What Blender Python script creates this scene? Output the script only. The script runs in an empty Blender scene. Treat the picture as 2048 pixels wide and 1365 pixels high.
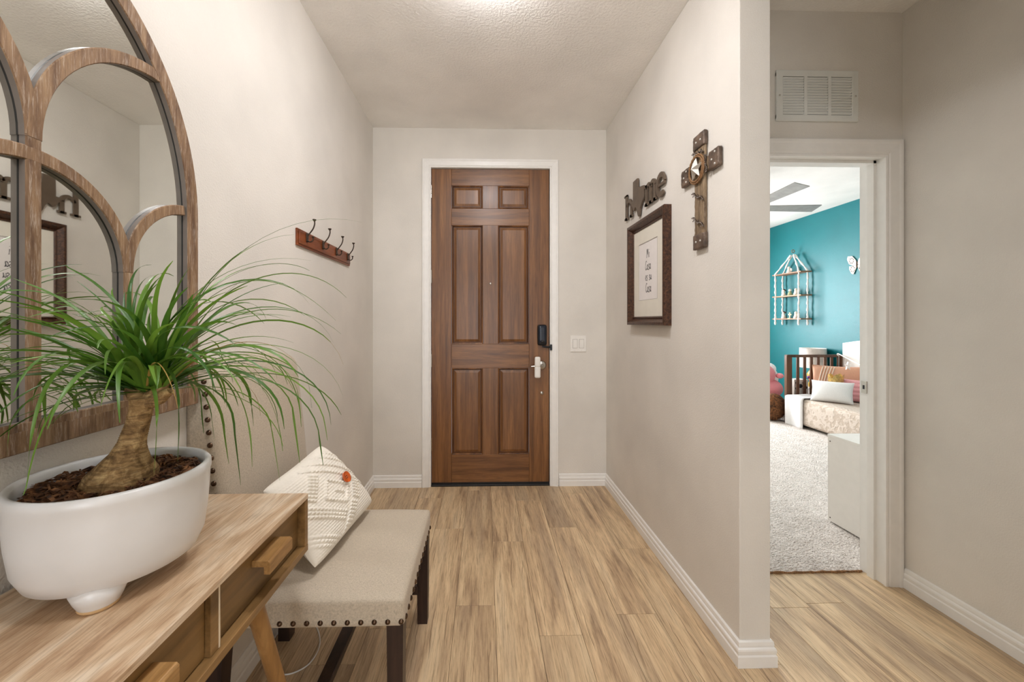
import bpy, bmesh, math, random
import numpy as np
from mathutils import Vector, Matrix
random.seed(7); rng = np.random.default_rng(7)
PI = math.pi
sc = bpy.context.scene
COL = sc.collection

# ------------------------------------------------------------------ camera, light, exposure
HC = 1.262
cam_d = bpy.data.cameras.new('camera'); cam = bpy.data.objects.new('camera', cam_d); COL.objects.link(cam)
cam.location = (0, 0, HC); cam.rotation_euler = (PI/2, 0, -math.atan(18.7/790))
cam_d.sensor_width = 36; cam_d.lens = 790/2048*36
cam_d.shift_x = (1024-989)/2048; cam_d.shift_y = -(682.5-644)/2048
cam_d.clip_start = 0.02
sc.camera = cam
w = bpy.data.worlds.new('world'); sc.world = w; w.use_nodes = True
w.node_tree.nodes['Background'].inputs[0].default_value = (0.75, 0.85, 1, 1)
w.node_tree.nodes['Background'].inputs[1].default_value = 0.6
vs = sc.view_settings
sc.display_settings.display_device = 'sRGB'
vs.view_transform = 'Standard'; vs.look = 'None'; vs.gamma = 1; vs.use_curve_mapping = False
vs.exposure = 0.84
sc.cycles.use_denoising = True
sc.cycles.max_bounces = 10; sc.cycles.diffuse_bounces = 6; sc.cycles.caustics_reflective = False; sc.cycles.caustics_refractive = False
sc.cycles.sample_clamp_indirect = 8

def area(name, loc, rot, sx, sy, power, color):
    l = bpy.data.lights.new(name, 'AREA'); l.shape = 'RECTANGLE'; l.size = sx; l.size_y = sy
    l.energy = power; l.color = color
    o = bpy.data.objects.new(name, l); COL.objects.link(o); o.location = loc; o.rotation_euler = rot
    return o
area('rear_fill_light', (-0.1, -3.45, 1.25), (PI/2, 0, 0), 1.5, 2.2, 30, (0.96, 0.98, 1))  # unseen fill light added behind the camera
area('daylight_bedroom_window', (2.6, 6.95, 1.55), (-PI/2, 0, 0), 1.9, 1.5, 185, (0.92, 0.96, 1))
def lamp_point(name, loc, power, color, r):
    l = bpy.data.lights.new(name, 'POINT'); l.energy = power; l.color = color; l.shadow_soft_size = r
    o = bpy.data.objects.new(name, l); COL.objects.link(o); o.location = loc; return o

# ------------------------------------------------------------------ materials
def lin(c):
    return tuple(((v/255)/12.92 if v/255 <= .04045 else ((v/255+.055)/1.055)**2.4) for v in c) + (1,)
class NT:
    def __init__(s, name):
        s.m = bpy.data.materials.new(name); s.m.use_nodes = True; s.t = s.m.node_tree
        s.b = s.t.nodes['Principled BSDF']; s.co = None
    def n(s, typ, **kw):
        x = s.t.nodes.new(typ)
        for k, v in kw.items(): setattr(x, k, v)
        return x
    def l(s, a, b): s.t.links.new(a, b)
    def coord(s, scale=(1, 1, 1), rand=True):
        tc = s.n('ShaderNodeTexCoord'); mp = s.n('ShaderNodeMapping')
        mp.inputs['Scale'].default_value = scale
        s.l(tc.outputs['Object'], mp.inputs['Vector'])
        if rand:
            oi = s.n('ShaderNodeObjectInfo'); mu = s.n('ShaderNodeMath', operation='MULTIPLY'); mu.inputs[1].default_value = 37.0
            s.l(oi.outputs['Random'], mu.inputs[0])
            cb = s.n('ShaderNodeCombineXYZ')
            for i in range(3): s.l(mu.outputs[0], cb.inputs[i])
            ad = s.n('ShaderNodeVectorMath', operation='ADD')
            s.l(mp.outputs[0], ad.inputs[0]); s.l(cb.outputs[0], ad.inputs[1])
            return ad.outputs[0]
        return mp.outputs[0]
    def noise(s, vec, scale, detail=4, rough=.5, dist=0):
        x = s.n('ShaderNodeTexNoise'); x.inputs['Scale'].default_value = scale
        x.inputs['Detail'].default_value = detail; x.inputs['Roughness'].default_value = rough
        x.inputs['Distortion'].default_value = dist
        s.l(vec, x.inputs['Vector']); return x.outputs['Fac']
    def ramp(s, fac, stops):
        r = s.n('ShaderNodeValToRGB'); e = r.color_ramp.elements
        while len(e) < len(stops): e.new(.5)
        for q, (p, c) in zip(e, stops):
            q.position = p; q.color = c if len(c) == 4 else lin(c)
        s.l(fac, r.inputs[0]); return r.outputs[0]
    def mix(s, fac, a, b, mode='MIX'):
        x = s.n('ShaderNodeMix', data_type='RGBA', blend_type=mode)
        for sock, v in ((x.inputs[0], fac), (x.inputs[6], a), (x.inputs[7], b)):
            if hasattr(v, 'links'): s.l(v, sock)
            else: sock.default_value = v
        return x.outputs[2]
    def bump(s, h, strength, dist=.002):
        b = s.n('ShaderNodeBump'); b.inputs['Strength'].default_value = strength; b.inputs['Distance'].default_value = dist
        s.l(h, b.inputs['Height']); s.l(b.outputs[0], s.b.inputs['Normal'])
    def color(s, c):
        if hasattr(c, 'links'): s.l(c, s.b.inputs['Base Color'])
        else: s.b.inputs['Base Color'].default_value = c if len(c) == 4 else lin(c)
    def set(s, rough=.5, metal=0, spec=None, coat=0):
        s.b.inputs['Roughness'].default_value = rough; s.b.inputs['Metallic'].default_value = metal
        if spec is not None: s.b.inputs['Specular IOR Level'].default_value = spec
        if coat: s.b.inputs['Coat Weight'].default_value = coat; s.b.inputs['Coat Roughness'].default_value = .2
        return s.m

def paint(name, c, rough=.6, bscale=160, bstr=.25, bdist=.002, var=.03, spec=.4):
    t = NT(name); v = t.coord(rand=False)
    f = t.noise(v, 2.5, 3)
    c0 = tuple(max(0, x*(1-var)) for x in c); c1 = tuple(min(255, x*(1+var)) for x in c)
    t.color(t.ramp(f, [(.3, c0), (.7, c1)]))
    if bstr: t.bump(t.noise(v, bscale, 3, .6), bstr, bdist)
    return t.set(rough, 0, spec)
def plain(name, c, rough=.5, metal=0, spec=None, coat=0, bscale=0, bstr=.2, bdist=.001, var=.05, vscale=20):
    t = NT(name); v = t.coord()
    f = t.noise(v, vscale, 4)
    c0 = tuple(x*(1-var) for x in c); c1 = tuple(min(255, x*(1+var)) for x in c)
    t.color(t.ramp(f, [(.3, c0), (.7, c1)]))
    if bscale: t.bump(t.noise(v, bscale, 3), bstr, bdist)
    return t.set(rough, metal, spec, coat)
def wood(name, cols, axis=1, stretch=14, scale=9, rough=.5, bump=.15, spec=.4, tone=.12, coat=0, fine=.35, bdist=.0008):
    """cols dark, mid, light ; grain runs along axis"""
    t = NT(name)
    sv = [1.0, 1.0, 1.0]; sv[axis] = 1.0/stretch
    v = t.coord(tuple(sv))
    a = t.noise(v, scale, 6, .6, .6)
    b = t.noise(v, scale*9, 4, .6, .1)
    ca = t.ramp(a, [(.32, cols[0]), (.5, cols[1]), (.68, cols[2])])
    cb = t.ramp(b, [(.35, (150, 150, 150)), (.6, (255, 255, 255))])
    c = t.mix(fine, ca, cb, 'MULTIPLY')
    oi = t.n('ShaderNodeObjectInfo'); hs = t.n('ShaderNodeHueSaturation')
    mr = t.n('ShaderNodeMapRange'); mr.inputs['To Min'].default_value = 1-tone; mr.inputs['To Max'].default_value = 1+tone
    t.l(oi.outputs['Random'], mr.inputs[0]); t.l(mr.outputs[0], hs.inputs['Value']); t.l(c, hs.inputs['Color'])
    t.color(hs.outputs[0])
    if bump: t.bump(b, bump, bdist)
    return t.set(rough, 0, spec, coat)

M = {}
M['wall'] = paint('wall paint', (222, 218, 211), .62, 170, .5, .003)
M['ceiling'] = paint('ceiling paint', (243, 241, 237), .45, 75, .8, .006)
M['teal'] = paint('teal wall paint', (4, 100, 106), .4, 150, .5, .003, .03, .3)
M['bedwall'] = paint('bedroom wall paint', (214, 208, 198), .6, 150, .3)
M['bedceil'] = paint('bedroom ceiling paint', (226, 220, 214), .6, 75, .4, .004)
M['trim'] = plain('white trim enamel', (238, 237, 234), .35, var=.01)
M['white_plastic'] = plain('white plastic', (235, 233, 228), .35, var=.01)

def plank_mat():
    t = NT('oak print vinyl')
    v = t.coord((1, .085, 1)); v2 = t.coord((1, .3, 1))
    a = t.noise(v, 20, 7, .62, .5)
    c = t.ramp(a, [(.28, (146, 122, 97)), (.40, (186, 159, 127)), (.5, (210, 183, 146)), (.6, (225, 200, 162)), (.75, (212, 190, 158))])
    m = t.noise(t.coord((1, .12, 1)), 9, 4, .6, .3)
    c = t.mix(t.ramp(m, [(.48, (0, 0, 0)), (.64, (180, 180, 180))]), c, lin((166, 146, 124)))
    g = t.noise(t.coord((1, .035, 1)), 240, 4, .7, .15)
    c = t.mix(.55, c, t.ramp(g, [(.32, (140, 126, 112)), (.52, (255, 255, 255))]), 'MULTIPLY')
    # printed narrow strips with drying cracks along their joints
    tc = t.n('ShaderNodeTexCoord'); sp = t.n('ShaderNodeSeparateXYZ'); t.l(tc.outputs['Object'], sp.inputs[0])
    wob = t.noise(t.coord((.5, .6, 1)), 5, 3, .6)
    def math_(op, x, y):
        n = t.n('ShaderNodeMath', operation=op)
        for i, q in enumerate((x, y)):
            if q is None: continue
            if hasattr(q, 'links'): t.l(q, n.inputs[i])
            else: n.inputs[i].default_value = q
        return n.outputs[0]
    xx = math_('ADD', sp.outputs[0], math_('MULTIPLY', wob, .05))
    xs_ = math_('MULTIPLY', xx, 1/.058)
    fr_ = math_('ABSOLUTE', math_('SUBTRACT', math_('FRACT', xs_, None), .5), None)
    crk = t.ramp(fr_, [(0, (98, 76, 56)), (.018, (120, 98, 76)), (.036, (255, 255, 255))])
    msk = t.ramp(t.noise(t.coord((1, .5, 1)), 5, 4, .6), [(.54, (0, 0, 0)), (.62, (200, 200, 200))])
    c = t.mix(msk, c, t.mix(1.0, c, crk, 'MULTIPLY'))
    # knots
    k = t.n('ShaderNodeTexVoronoi'); k.inputs['Scale'].default_value = 5.6; t.l(v2, k.inputs['Vector'])
    kc = t.ramp(k.outputs['Distance'], [(.008, (90, 66, 46)), (.03, (150, 122, 96)), (.038, (110, 86, 64)), (.05, (200, 184, 166)), (.09, (255, 255, 255))])
    c = t.mix(.8, c, kc, 'MULTIPLY')
    oi = t.n('ShaderNodeObjectInfo'); hs = t.n('ShaderNodeHueSaturation')
    mr = t.n('ShaderNodeMapRange'); mr.inputs['To Min'].default_value = .93; mr.inputs['To Max'].default_value = 1.10
    t.l(oi.outputs['Random'], mr.inputs[0]); t.l(mr.outputs[0], hs.inputs['Value']); t.l(c, hs.inputs['Color'])
    t.color(hs.outputs[0]); t.bump(g, .12, .0006)
    return t.set(.42, 0, .4)
M['plank'] = plank_mat()
M['subfloor'] = plain('dark joint', (70, 56, 42), .8)
DW = [(94, 57, 25), (122, 79, 40), (144, 98, 54)]
M['door_v'] = wood('door wood upright', DW, 2, 22, 30, .38, .25, .5, .04, .15)
M['door_h'] = wood('door wood level', DW, 0, 16, 30, .38, .25, .5, .04, .15)
M['door_dark'] = plain('dark door groove', (72, 38, 16), .4)  # darker brown for the groove round each panel
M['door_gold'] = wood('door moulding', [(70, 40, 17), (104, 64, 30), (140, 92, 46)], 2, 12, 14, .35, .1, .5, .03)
M['black_rubber_and_gap'] = plain('black rubber and gap shade', (22, 20, 20), .5)
M['chrome'] = plain('satin nickel', (190, 186, 178), .28, 1, var=.02)
M['bronze'] = plain('dark bronze', (74, 62, 54), .38, .85, var=.15)
M['nail'] = plain('antique nail brass', (84, 66, 52), .3, .9, var=.2)
M['black_metal'] = plain('black lock metal', (26, 30, 36), .3, .4)
def top_mat():
    t = NT('washed oak top'); v = t.coord((1, .2, 1))
    a = t.noise(v, 11, 6, .6, 1.3); g = t.noise(t.coord((1, .04, 1)), 260, 4, .7, .1)
    c = t.ramp(a, [(.3, (150, 118, 88)), (.42, (186, 154, 122)), (.52, (208, 181, 150)), (.64, (224, 206, 182)), (.78, (198, 166, 134))])
    c = t.mix(.4, c, t.ramp(g, [(.35, (150, 132, 114)), (.55, (255, 255, 255))]), 'MULTIPLY')
    t.color(c); t.bump(g, .15, .0006); return t.set(.42, 0, .4)
M['top'] = top_mat()
M['oak'] = wood('honey oak', [(108, 80, 44), (140, 108, 66), (166, 130, 84)], 1, 12, 12, .42, .15, .4, .06, fine=.3)
M['oak_v'] = wood('honey oak leg', [(120, 86, 46), (152, 112, 64), (176, 136, 84)], 2, 10, 12, .42, .15, .4, .06, fine=.3)
M['drawer'] = wood('drawer oak', [(98, 74, 42), (128, 98, 58), (150, 116, 70)], 1, 10, 9, .42, .12, .4, .06, fine=.25)
M['handle'] = wood('handle oak', [(140, 102, 58), (168, 128, 78), (190, 150, 98)], 1, 8, 20, .42, .1, .4, .04)
M['pale_edge'] = plain('pale drawer edge', (226, 210, 184), .6)
def weathered(name, axis, cols):
    t = NT(name); sv = [1, 1, 1]; sv[axis] = .1
    v = t.coord(tuple(sv))
    a = t.noise(v, 230, 6, .7, .3); b = t.noise(v, 60, 4, .6)
    c = t.ramp(b, [(.3, cols[0]), (.52, cols[1]), (.7, cols[2])])
    c = t.mix(t.ramp(a, [(.52, (0, 0, 0)), (.68, (190, 190, 190))]), c, lin(cols[3]))
    c = t.mix(.5, c, t.ramp(a, [(.25, (110, 100, 95)), (.45, (255, 255, 255))]), 'MULTIPLY')
    t.color(c); t.bump(a, .5, .0015)
    return t.set(.6, 0, .3)
WC = [(96, 72, 55), (134, 106, 80), (160, 132, 102), (204, 190, 174)]
M['weathered'] = weathered('weathered frame wood', 2, WC)
M['frame_side_and_gap'] = plain('grey frame side and gap shade', (132, 122, 114), .5)
M['cross_wood'] = weathered('weathered cross wood', 2, [(84, 68, 54), (132, 112, 88), (158, 136, 108), (188, 172, 146)])
M['rust'] = plain('hammered dark metal', (104, 88, 76), .45, .35, bscale=160, bstr=.8, bdist=.003, var=.3)
M['wire'] = plain('grey wire', (110, 100, 92), .4, .8, var=.3, vscale=200)
M['star'] = plain('brushed silver star', (205, 202, 196), .4, .35)
M['rope'] = plain('tan rope', (134, 100, 66), .8, bscale=300, bstr=.5)
M['sign'] = plain('brown grey sign metal', (104, 90, 76), .45, .3, var=.05)
M['sign_edge'] = M['sign']
def burl():
    t = NT('mottled bronze frame'); v = t.coord()
    a = t.noise(v, 90, 5, .7, .5)
    t.color(t.ramp(a, [(.35, (42, 28, 20)), (.52, (74, 48, 34)), (.7, (112, 74, 50))]))
    return t.set(.35, .25, .5)
M['pframe'] = burl()
M['mat_board'] = plain('ivory mat board', (226, 222, 210), .8, var=.01)
M['print'] = plain('print paper', (232, 228, 226), .8, var=.01)
M['ink'] = plain('charcoal ink', (60, 58, 60), .8)
def glassmat():
    t = NT('picture glass'); t.color((255, 255, 255)); t.set(.03)
    t.b.inputs['Transmission Weight'].default_value = 1; t.b.inputs['IOR'].default_value = 1.2
    return t.m
def mirror_mat():
    t = NT('mirror silver'); t.color((232, 234, 230)); return t.set(.015, 1)
M['mirror'] = mirror_mat()
def fabric(name, c, scale=1.0, str_=.6, contrast=.16):
    t = NT(name)
    a = t.noise(t.coord((260*scale, 60*scale, 260*scale)), 1, 2, .6); b = t.noise(t.coord((60*scale, 300*scale, 60*scale)), 1, 2, .6)
    ad = t.n('ShaderNodeMath', operation='ADD'); t.l(a, ad.inputs[0]); t.l(b, ad.inputs[1])
    hf = t.n('ShaderNodeMath', operation='MULTIPLY'); hf.inputs[1].default_value = .5; t.l(ad.outputs[0], hf.inputs[0])
    t.color(t.ramp(hf.outputs[0], [(.36, tuple(x*(1-contrast*1.6) for x in c)), (.5, c), (.62, tuple(min(255, x*(1+contrast)) for x in c))]))
    t.bump(hf.outputs[0], str_, .001)
    t.b.inputs['Sheen Weight'].default_value = .15
    return t.set(.9, 0, .15)
M['linen'] = fabric('oatmeal linen', (190, 178, 160), 3, .1, .07)
M['darkleg'] = wood('espresso wood', [(34, 22, 18), (52, 36, 30), (66, 46, 38)], 2, 12, 14, .4, .1, .4, .05)
M['knit'] = plain('cream yarn', (238, 233, 222), .9, bscale=900, bstr=.5, bdist=.0008, var=.02, spec=.1)
M['button'] = plain('orange wooden button', (196, 88, 26), .35, var=.1, vscale=60)
def glaze():
    t = NT('white glaze'); v = t.coord()
    a = t.noise(v, 6, 4); sp = t.n('ShaderNodeTexVoronoi'); sp.inputs['Scale'].default_value = 34; t.l(v, sp.inputs['Vector'])
    c = t.ramp(a, [(.3, (216, 216, 216)), (.7, (230, 230, 231))])
    spk = t.ramp(sp.outputs['Distance'], [(.035, (120, 112, 104)), (.075, (255, 255, 255))])
    msk = t.ramp(t.noise(v, 9, 2), [(.52, (0, 0, 0)), (.6, (220, 220, 220))])
    c = t.mix(msk, c, t.mix(1.0, c, spk, 'MULTIPLY'))
    t.color(c); t.bump(a, .1, .002); return t.set(.28, 0, .5)
M['glaze'] = glaze()
M['bare_clay'] = plain('bare clay', (206, 172, 128), .8)
M['soil'] = plain('dark bark mulch bed', (58, 34, 20), .95, bscale=120, bstr=1, bdist=.004, var=.5, vscale=80)
def bark_mat():
    t = NT('shredded bark'); oi = t.coord((1, 1, 1), False)
    a = t.noise(oi, 55, 3)
    t.color(t.ramp(a, [(.35, (52, 32, 19)), (.5, (102, 66, 40)), (.68, (154, 108, 70))])); return t.set(.85)
M['bark'] = bark_mat()
def trunk_mat():
    t = NT('palm caudex bark')
    rings = t.noise(t.coord((1, 1, 9), False), 28, 4, .6, .4); a = t.noise(t.coord((1, 1, 1), False), 45, 6, .7, .8)
    c = t.ramp(a, [(.3, (92, 70, 46)), (.5, (154, 126, 88)), (.66, (196, 170, 126))])
    c = t.mix(.5, c, t.ramp(rings, [(.4, (120, 96, 70)), (.55, (255, 245, 225))]), 'MULTIPLY')
    t.color(c); t.bump(a, .8, .003); return t.set(.8, 0, .2)
M['trunk'] = trunk_mat()
def leaf_mat(name, c0, c1):
    t = NT(name)
    oi = t.n('ShaderNodeObjectInfo'); t.color(t.ramp(oi.outputs['Random'], [(0, c0), (1, c1)]))
    t.b.inputs['Subsurface Weight'].default_value = 0
    t.set(.38, 0, .5)
    tr = t.n('ShaderNodeBsdfTranslucent'); mx = t.n('ShaderNodeMixShader'); mx.inputs[0].default_value = .25
    tr.inputs[0].default_value = lin(c1)
    out = [n for n in t.t.nodes if n.type == 'OUTPUT_MATERIAL'][0]
    t.l(t.b.outputs[0], mx.inputs[1]); t.l(tr.outputs[0], mx.inputs[2]); t.l(mx.outputs[0], out.inputs[0])
    return t.m
M['leaf'] = leaf_mat('palm leaf', (36, 86, 24), (112, 152, 54))
M['dry_leaf'] = leaf_mat('dry palm leaf', (150, 120, 60), (190, 160, 90))
def carpet_mat():
    t = NT('shag carpet'); v = t.coord(rand=False)
    a = t.noise(v, 150, 4, .75); b = t.noise(v, 12, 3)
    c = t.ramp(a, [(.36, (112, 104, 98)), (.45, (196, 188, 181)), (.6, (232, 226, 220))])
    c = t.mix(.3, c, t.ramp(b, [(.35, (190, 184, 178)), (.65, (255, 255, 255))]), 'MULTIPLY')
    t.color(c); t.bump(a, .6, .004); return t.set(.95, 0, .1)
M['carpet'] = carpet_mat()
def emis(name, c, s):
    t = NT(name); t.color(c); t.b.inputs['Emission Color'].default_value = lin(c); t.b.inputs['Emission Strength'].default_value = s
    return t.m
M['dome'] = emis('lit glass dome', (251, 248, 249), 36)
M['bedwood'] = wood('walnut crib', [(66, 40, 26), (92, 60, 40), (112, 76, 52)], 2, 12, 12, .4, .1, .4, .05)
M['plush_pink'] = fabric('pink plush', (232, 150, 158), 3, .4, .06)
M['plush_fur'] = plain('brown fur', (96, 62, 36), .95, bscale=90, bstr=1, bdist=.01, var=.6, vscale=40)
M['peach'] = fabric('peach velvet', (206, 158, 132), 3, .3, .08)
M['stripe'] = plain('cream cord stripe', (224, 204, 186), .9)
M['pinkfab'] = fabric('pink quilt', (220, 160, 164), 3, .4, .06)
M['whitefab'] = fabric('white fleece', (226, 226, 226), 3, .5, .05)
M['gold'] = plain('gold lame', (206, 172, 104), .35, .5, var=.15, vscale=60)
def cover_mat():
    t = NT('embossed mattress cover'); v = t.coord()
    wv = t.n('ShaderNodeTexWave'); wv.inputs['Scale'].default_value = 12; wv.inputs['Distortion'].default_value = 9; wv.inputs['Detail Scale'].default_value = 1.2
    t.l(v, wv.inputs['Vector'])
    t.color(t.ramp(wv.outputs['Fac'], [(.2, (180, 166, 152)), (.8, (196, 184, 172))])); t.bump(wv.outputs['Fac'], .5, .006)
    return t.set(.9, 0, .1)
M['cover'] = cover_mat()
M['shade'] = plain('white lampshade', (232, 228, 222), .8)
M['glasscolor'] = plain('amber patterned ceramic', (206, 150, 60), .3, var=.4, vscale=90)
M['redflower'] = plain('red petals', (196, 60, 44), .7, var=.2)
M['purple'] = plain('purple petals', (110, 60, 120), .7, var=.2)
M['cord_rope'] = plain('white macrame rope', (226, 222, 216), .9, bscale=300, bstr=.6, var=.06, vscale=200)
M['shelfwood'] = wood('shelf pine', [(120, 82, 56), (150, 108, 78), (172, 130, 96)], 1, 8, 12, .5, .1)
M['figure_white'] = plain('white figurine', (224, 214, 202), .5, var=.1)
M['figure_hair'] = plain('dark figurine hair', (70, 48, 40), .6)
M['figure_green'] = plain('sage figurine', (146, 150, 110), .6)
M['lam'] = plain('white laminate', (226, 222, 216), .4, var=.01)
M['fan'] = plain('grey fan blade', (150, 150, 148), .45)
M['blackprint'] = plain('black print', (34, 38, 44), .6)
M['cable'] = plain('white cable', (228, 226, 222), .4)
M['louver'] = plain('white vent metal', (222, 224, 220), .4, var=.01)
M['darkvoid'] = plain('dark duct', (60, 62, 62), .8)

# ------------------------------------------------------------------ mesh helpers
WO = {}           # world origin of every object built
class MB:
    def __init__(s): s.v = []; s.f = []; s.sm = []
    def add(s, vs, fs, smooth=False):
        o = len(s.v); s.v += [tuple(p) for p in vs]; s.f += [tuple(i+o for i in f) for f in fs]; s.sm += [smooth]*len(fs); return s
    def box(s, x0, x1, y0, y1, z0, z1):
        return s.add([(x0,y0,z0),(x1,y0,z0),(x1,y1,z0),(x0,y1,z0),(x0,y0,z1),(x1,y0,z1),(x1,y1,z1),(x0,y1,z1)],
                     [(0,3,2,1),(4,5,6,7),(0,1,5,4),(1,2,6,5),(2,3,7,6),(3,0,4,7)])
    def bbox(s, x0, x1, y0, y1, z0, z1, b=.002, seg=2):
        bm = bmesh.new(); bmesh.ops.create_cube(bm, size=1)
        for q in bm.verts: q.co = ((x0+x1)/2+q.co.x*(x1-x0), (y0+y1)/2+q.co.y*(y1-y0), (z0+z1)/2+q.co.z*(z1-z0))
        bmesh.ops.bevel(bm, geom=bm.edges[:], offset=b, segments=seg, profile=.6, affect='EDGES')
        return s.bm(bm)
    def bm(s, bm, smooth=False):
        bm.verts.index_update(); bm.normal_update()
        s.add([q.co.copy() for q in bm.verts], [[q.index for q in f.verts] for f in bm.faces], smooth); bm.free(); return s
    def tube(s, pts, r, seg=8, cap=True, closed=False):
        pts = [Vector(p) for p in pts]; n = len(pts)
        rr = r if hasattr(r, '__len__') else [r]*n
        vs = []; up = None
        for i, p in enumerate(pts):
            if closed: t = pts[(i+1) % n]-pts[i-1]
            else: t = pts[min(i+1, n-1)]-pts[max(i-1, 0)]
            t = t.normalized() if t.length > 1e-9 else Vector((0, 0, 1))
            if up is None:
                up = Vector((0, 0, 1)) if abs(t.z) < .9 else Vector((1, 0, 0))
            a = (up-t*up.dot(t)).normalized(); up = a; b = t.cross(a)
            for k in range(seg):
                an = 2*PI*k/seg; vs.append(p+(a*math.cos(an)+b*math.sin(an))*rr[i])
        fs = []
        m = n if closed else n-1
        for i in range(m):
            j = (i+1) % n
            for k in range(seg):
                k2 = (k+1) % seg; fs.append((i*seg+k, i*seg+k2, j*seg+k2, j*seg+k))
        s.add(vs, fs, True)
        if cap and not closed:
            s.add([vs[k] for k in range(seg)], [tuple(range(seg))[::-1]]); s.add([vs[(n-1)*seg+k] for k in range(seg)], [tuple(range(seg))])
        return s
    def lathe(s, prof, c, seg=24, axis='z', smooth=True, fn=None):
        vs = []
        for (r, h) in prof:
            for k in range(seg):
                an = 2*PI*k/seg; x, y = r*math.cos(an), r*math.sin(an)
                p = {'z': (x, y, h), 'y': (x, h, y), 'x': (h, x, y)}[axis]
                if fn: p = fn(p, an)
                vs.append((c[0]+p[0], c[1]+p[1], c[2]+p[2]))
        fs = []
        for i in range(len(prof)-1):
            for k in range(seg):
                k2 = (k+1) % seg; fs.append((i*seg+k, i*seg+k2, (i+1)*seg+k2, (i+1)*seg+k))
        s.add(vs, fs, smooth)
        return s
    def sphere(s, c, r, sx=1, sy=1, sz=1, u=14, v=9):
        prof = [(math.sin(PI*i/v)*r+1e-5, -math.cos(PI*i/v)*r) for i in range(v+1)]
        return s.lathe(prof, c, u, fn=lambda p, a: (p[0]*sx, p[1]*sy, p[2]*sz))
    def prism(s, poly, a0, a1, axis='x', bev=0):
        """poly in the plane normal to axis, extruded a0..a1 (x: (y,z), y: (x,z), z: (x,y))"""
        def P(p, a): return {'x': (a, p[0], p[1]), 'y': (p[0], a, p[1]), 'z': (p[0], p[1], a)}[axis]
        bm = bmesh.new()
        v0 = [bm.verts.new(P(p, a0)) for p in poly]; f = bm.faces.new(v0)
        e = bmesh.ops.extrude_face_region(bm, geom=[f]); vv = [g for g in e['geom'] if isinstance(g, bmesh.types.BMVert)]
        d = {'x': (a1-a0, 0, 0), 'y': (0, a1-a0, 0), 'z': (0, 0, a1-a0)}[axis]
        bmesh.ops.translate(bm, vec=d, verts=vv)
        bmesh.ops.recalc_face_normals(bm, faces=bm.faces[:])
        if bev: bmesh.ops.bevel(bm, geom=bm.edges[:], offset=bev, segments=1, affect='EDGES')
        bmesh.ops.triangulate(bm, faces=[f for f in bm.faces if len(f.verts) > 4])
        return s.bm(bm)
    def sweep(s, path, prof, up, side=1, closed=False, smooth=False):
        """prof: list of (a, b), a along the in-plane side vector, b along up. Mitred corners."""
        up = Vector(up).normalized(); P = [Vector(p) for p in path]; n = len(P); vs = []
        for i, p in enumerate(P):
            d0 = (P[i]-P[i-1]) if (i > 0 or closed) else (P[1]-P[0])
            d1 = (P[(i+1) % n]-P[i]) if (i < n-1 or closed) else (P[-1]-P[-2])
            d0.normalize(); d1.normalize()
            s0 = up.cross(d0)*side; s1 = up.cross(d1)*side
            m = (s0+s1); m = m/max(m.length_squared/2, .05) if m.length > 1e-6 else s0
            for a, b in prof: vs.append(p+m*a+up*b)
        k = len(prof); fs = []
        for i in range(n if closed else n-1):
            j = (i+1) % n
            for q in range(k):
                q2 = (q+1) % k; fs.append((i*k+q, i*k+q2, j*k+q2, j*k+q))
        if not closed: fs += [tuple(range(k))[::-1], tuple((n-1)*k+q for q in range(k))]
        return s.add(vs, fs, smooth)
    def grid(s, fn, nu, nv, smooth=True, closed_u=False):
        vs = [fn(i/(nu-1 if not closed_u else nu), j/(nv-1)) for i in range(nu) for j in range(nv)]
        fs = []
        for i in range(nu if closed_u else nu-1):
            i2 = (i+1) % nu
            for j in range(nv-1): fs.append((i*nv+j, i2*nv+j, i2*nv+j+1, i*nv+j+1))
        return s.add(vs, fs, smooth)
    def rbox(s, c, size, r, n=(8, 8, 6), fn=None, smooth=True):
        """rounded box; fn(world point, unit coords) -> world point"""
        bm = bmesh.new(); hx, hy, hz = size[0]/2, size[1]/2, size[2]/2
        vs = {}
        def V(i, j, k):
            key = (i, j, k)
            if key not in vs:
                p = Vector((-hx+2*hx*i/n[0], -hy+2*hy*j/n[1], -hz+2*hz*k/n[2]))
                q = Vector((max(-hx+r, min(hx-r, p.x)), max(-hy+r, min(hy-r, p.y)), max(-hz+r, min(hz-r, p.z))))
                d = p-q
                if d.length > 1e-9: p = q+d.normalized()*r
                wp = Vector(c)+p
                if fn: wp = Vector(fn(wp, (p.x/hx, p.y/hy, p.z/hz)))
                vs[key] = bm.verts.new(wp)
            return vs[key]
        for i in range(n[0]):
            for j in range(n[1]):
                bm.faces.new((V(i,j,0), V(i,j+1,0), V(i+1,j+1,0), V(i+1,j,0))); bm.faces.new((V(i,j,n[2]), V(i+1,j,n[2]), V(i+1,j+1,n[2]), V(i,j+1,n[2])))
        for i in range(n[0]):
            for k in range(n[2]):
                bm.faces.new((V(i,0,k), V(i+1,0,k), V(i+1,0,k+1), V(i,0,k+1))); bm.faces.new((V(i,n[1],k), V(i,n[1],k+1), V(i+1,n[1],k+1), V(i+1,n[1],k)))
        for j in range(n[1]):
            for k in range(n[2]):
                bm.faces.new((V(0,j,k), V(0,j,k+1), V(0,j+1,k+1), V(0,j+1,k))); bm.faces.new((V(n[0],j,k), V(n[0],j+1,k), V(n[0],j+1,k+1), V(n[0],j,k+1)))
        return s.bm(bm, smooth)
    def build(s, name, mat, parent=None, **props):
        a = np.array([tuple(p) for p in s.v], dtype=float); c = (a.min(0)+a.max(0))/2
        if parent is None: c[2] = a[:, 2].min()
        me = bpy.data.meshes.new(name); me.from_pydata([tuple(p) for p in (a-c)], [], s.f)
        if any(s.sm): me.polygons.foreach_set('use_smooth', s.sm)
        me.materials.append(mat); me.update()
        return link(name, me, c, parent, **props)
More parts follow.
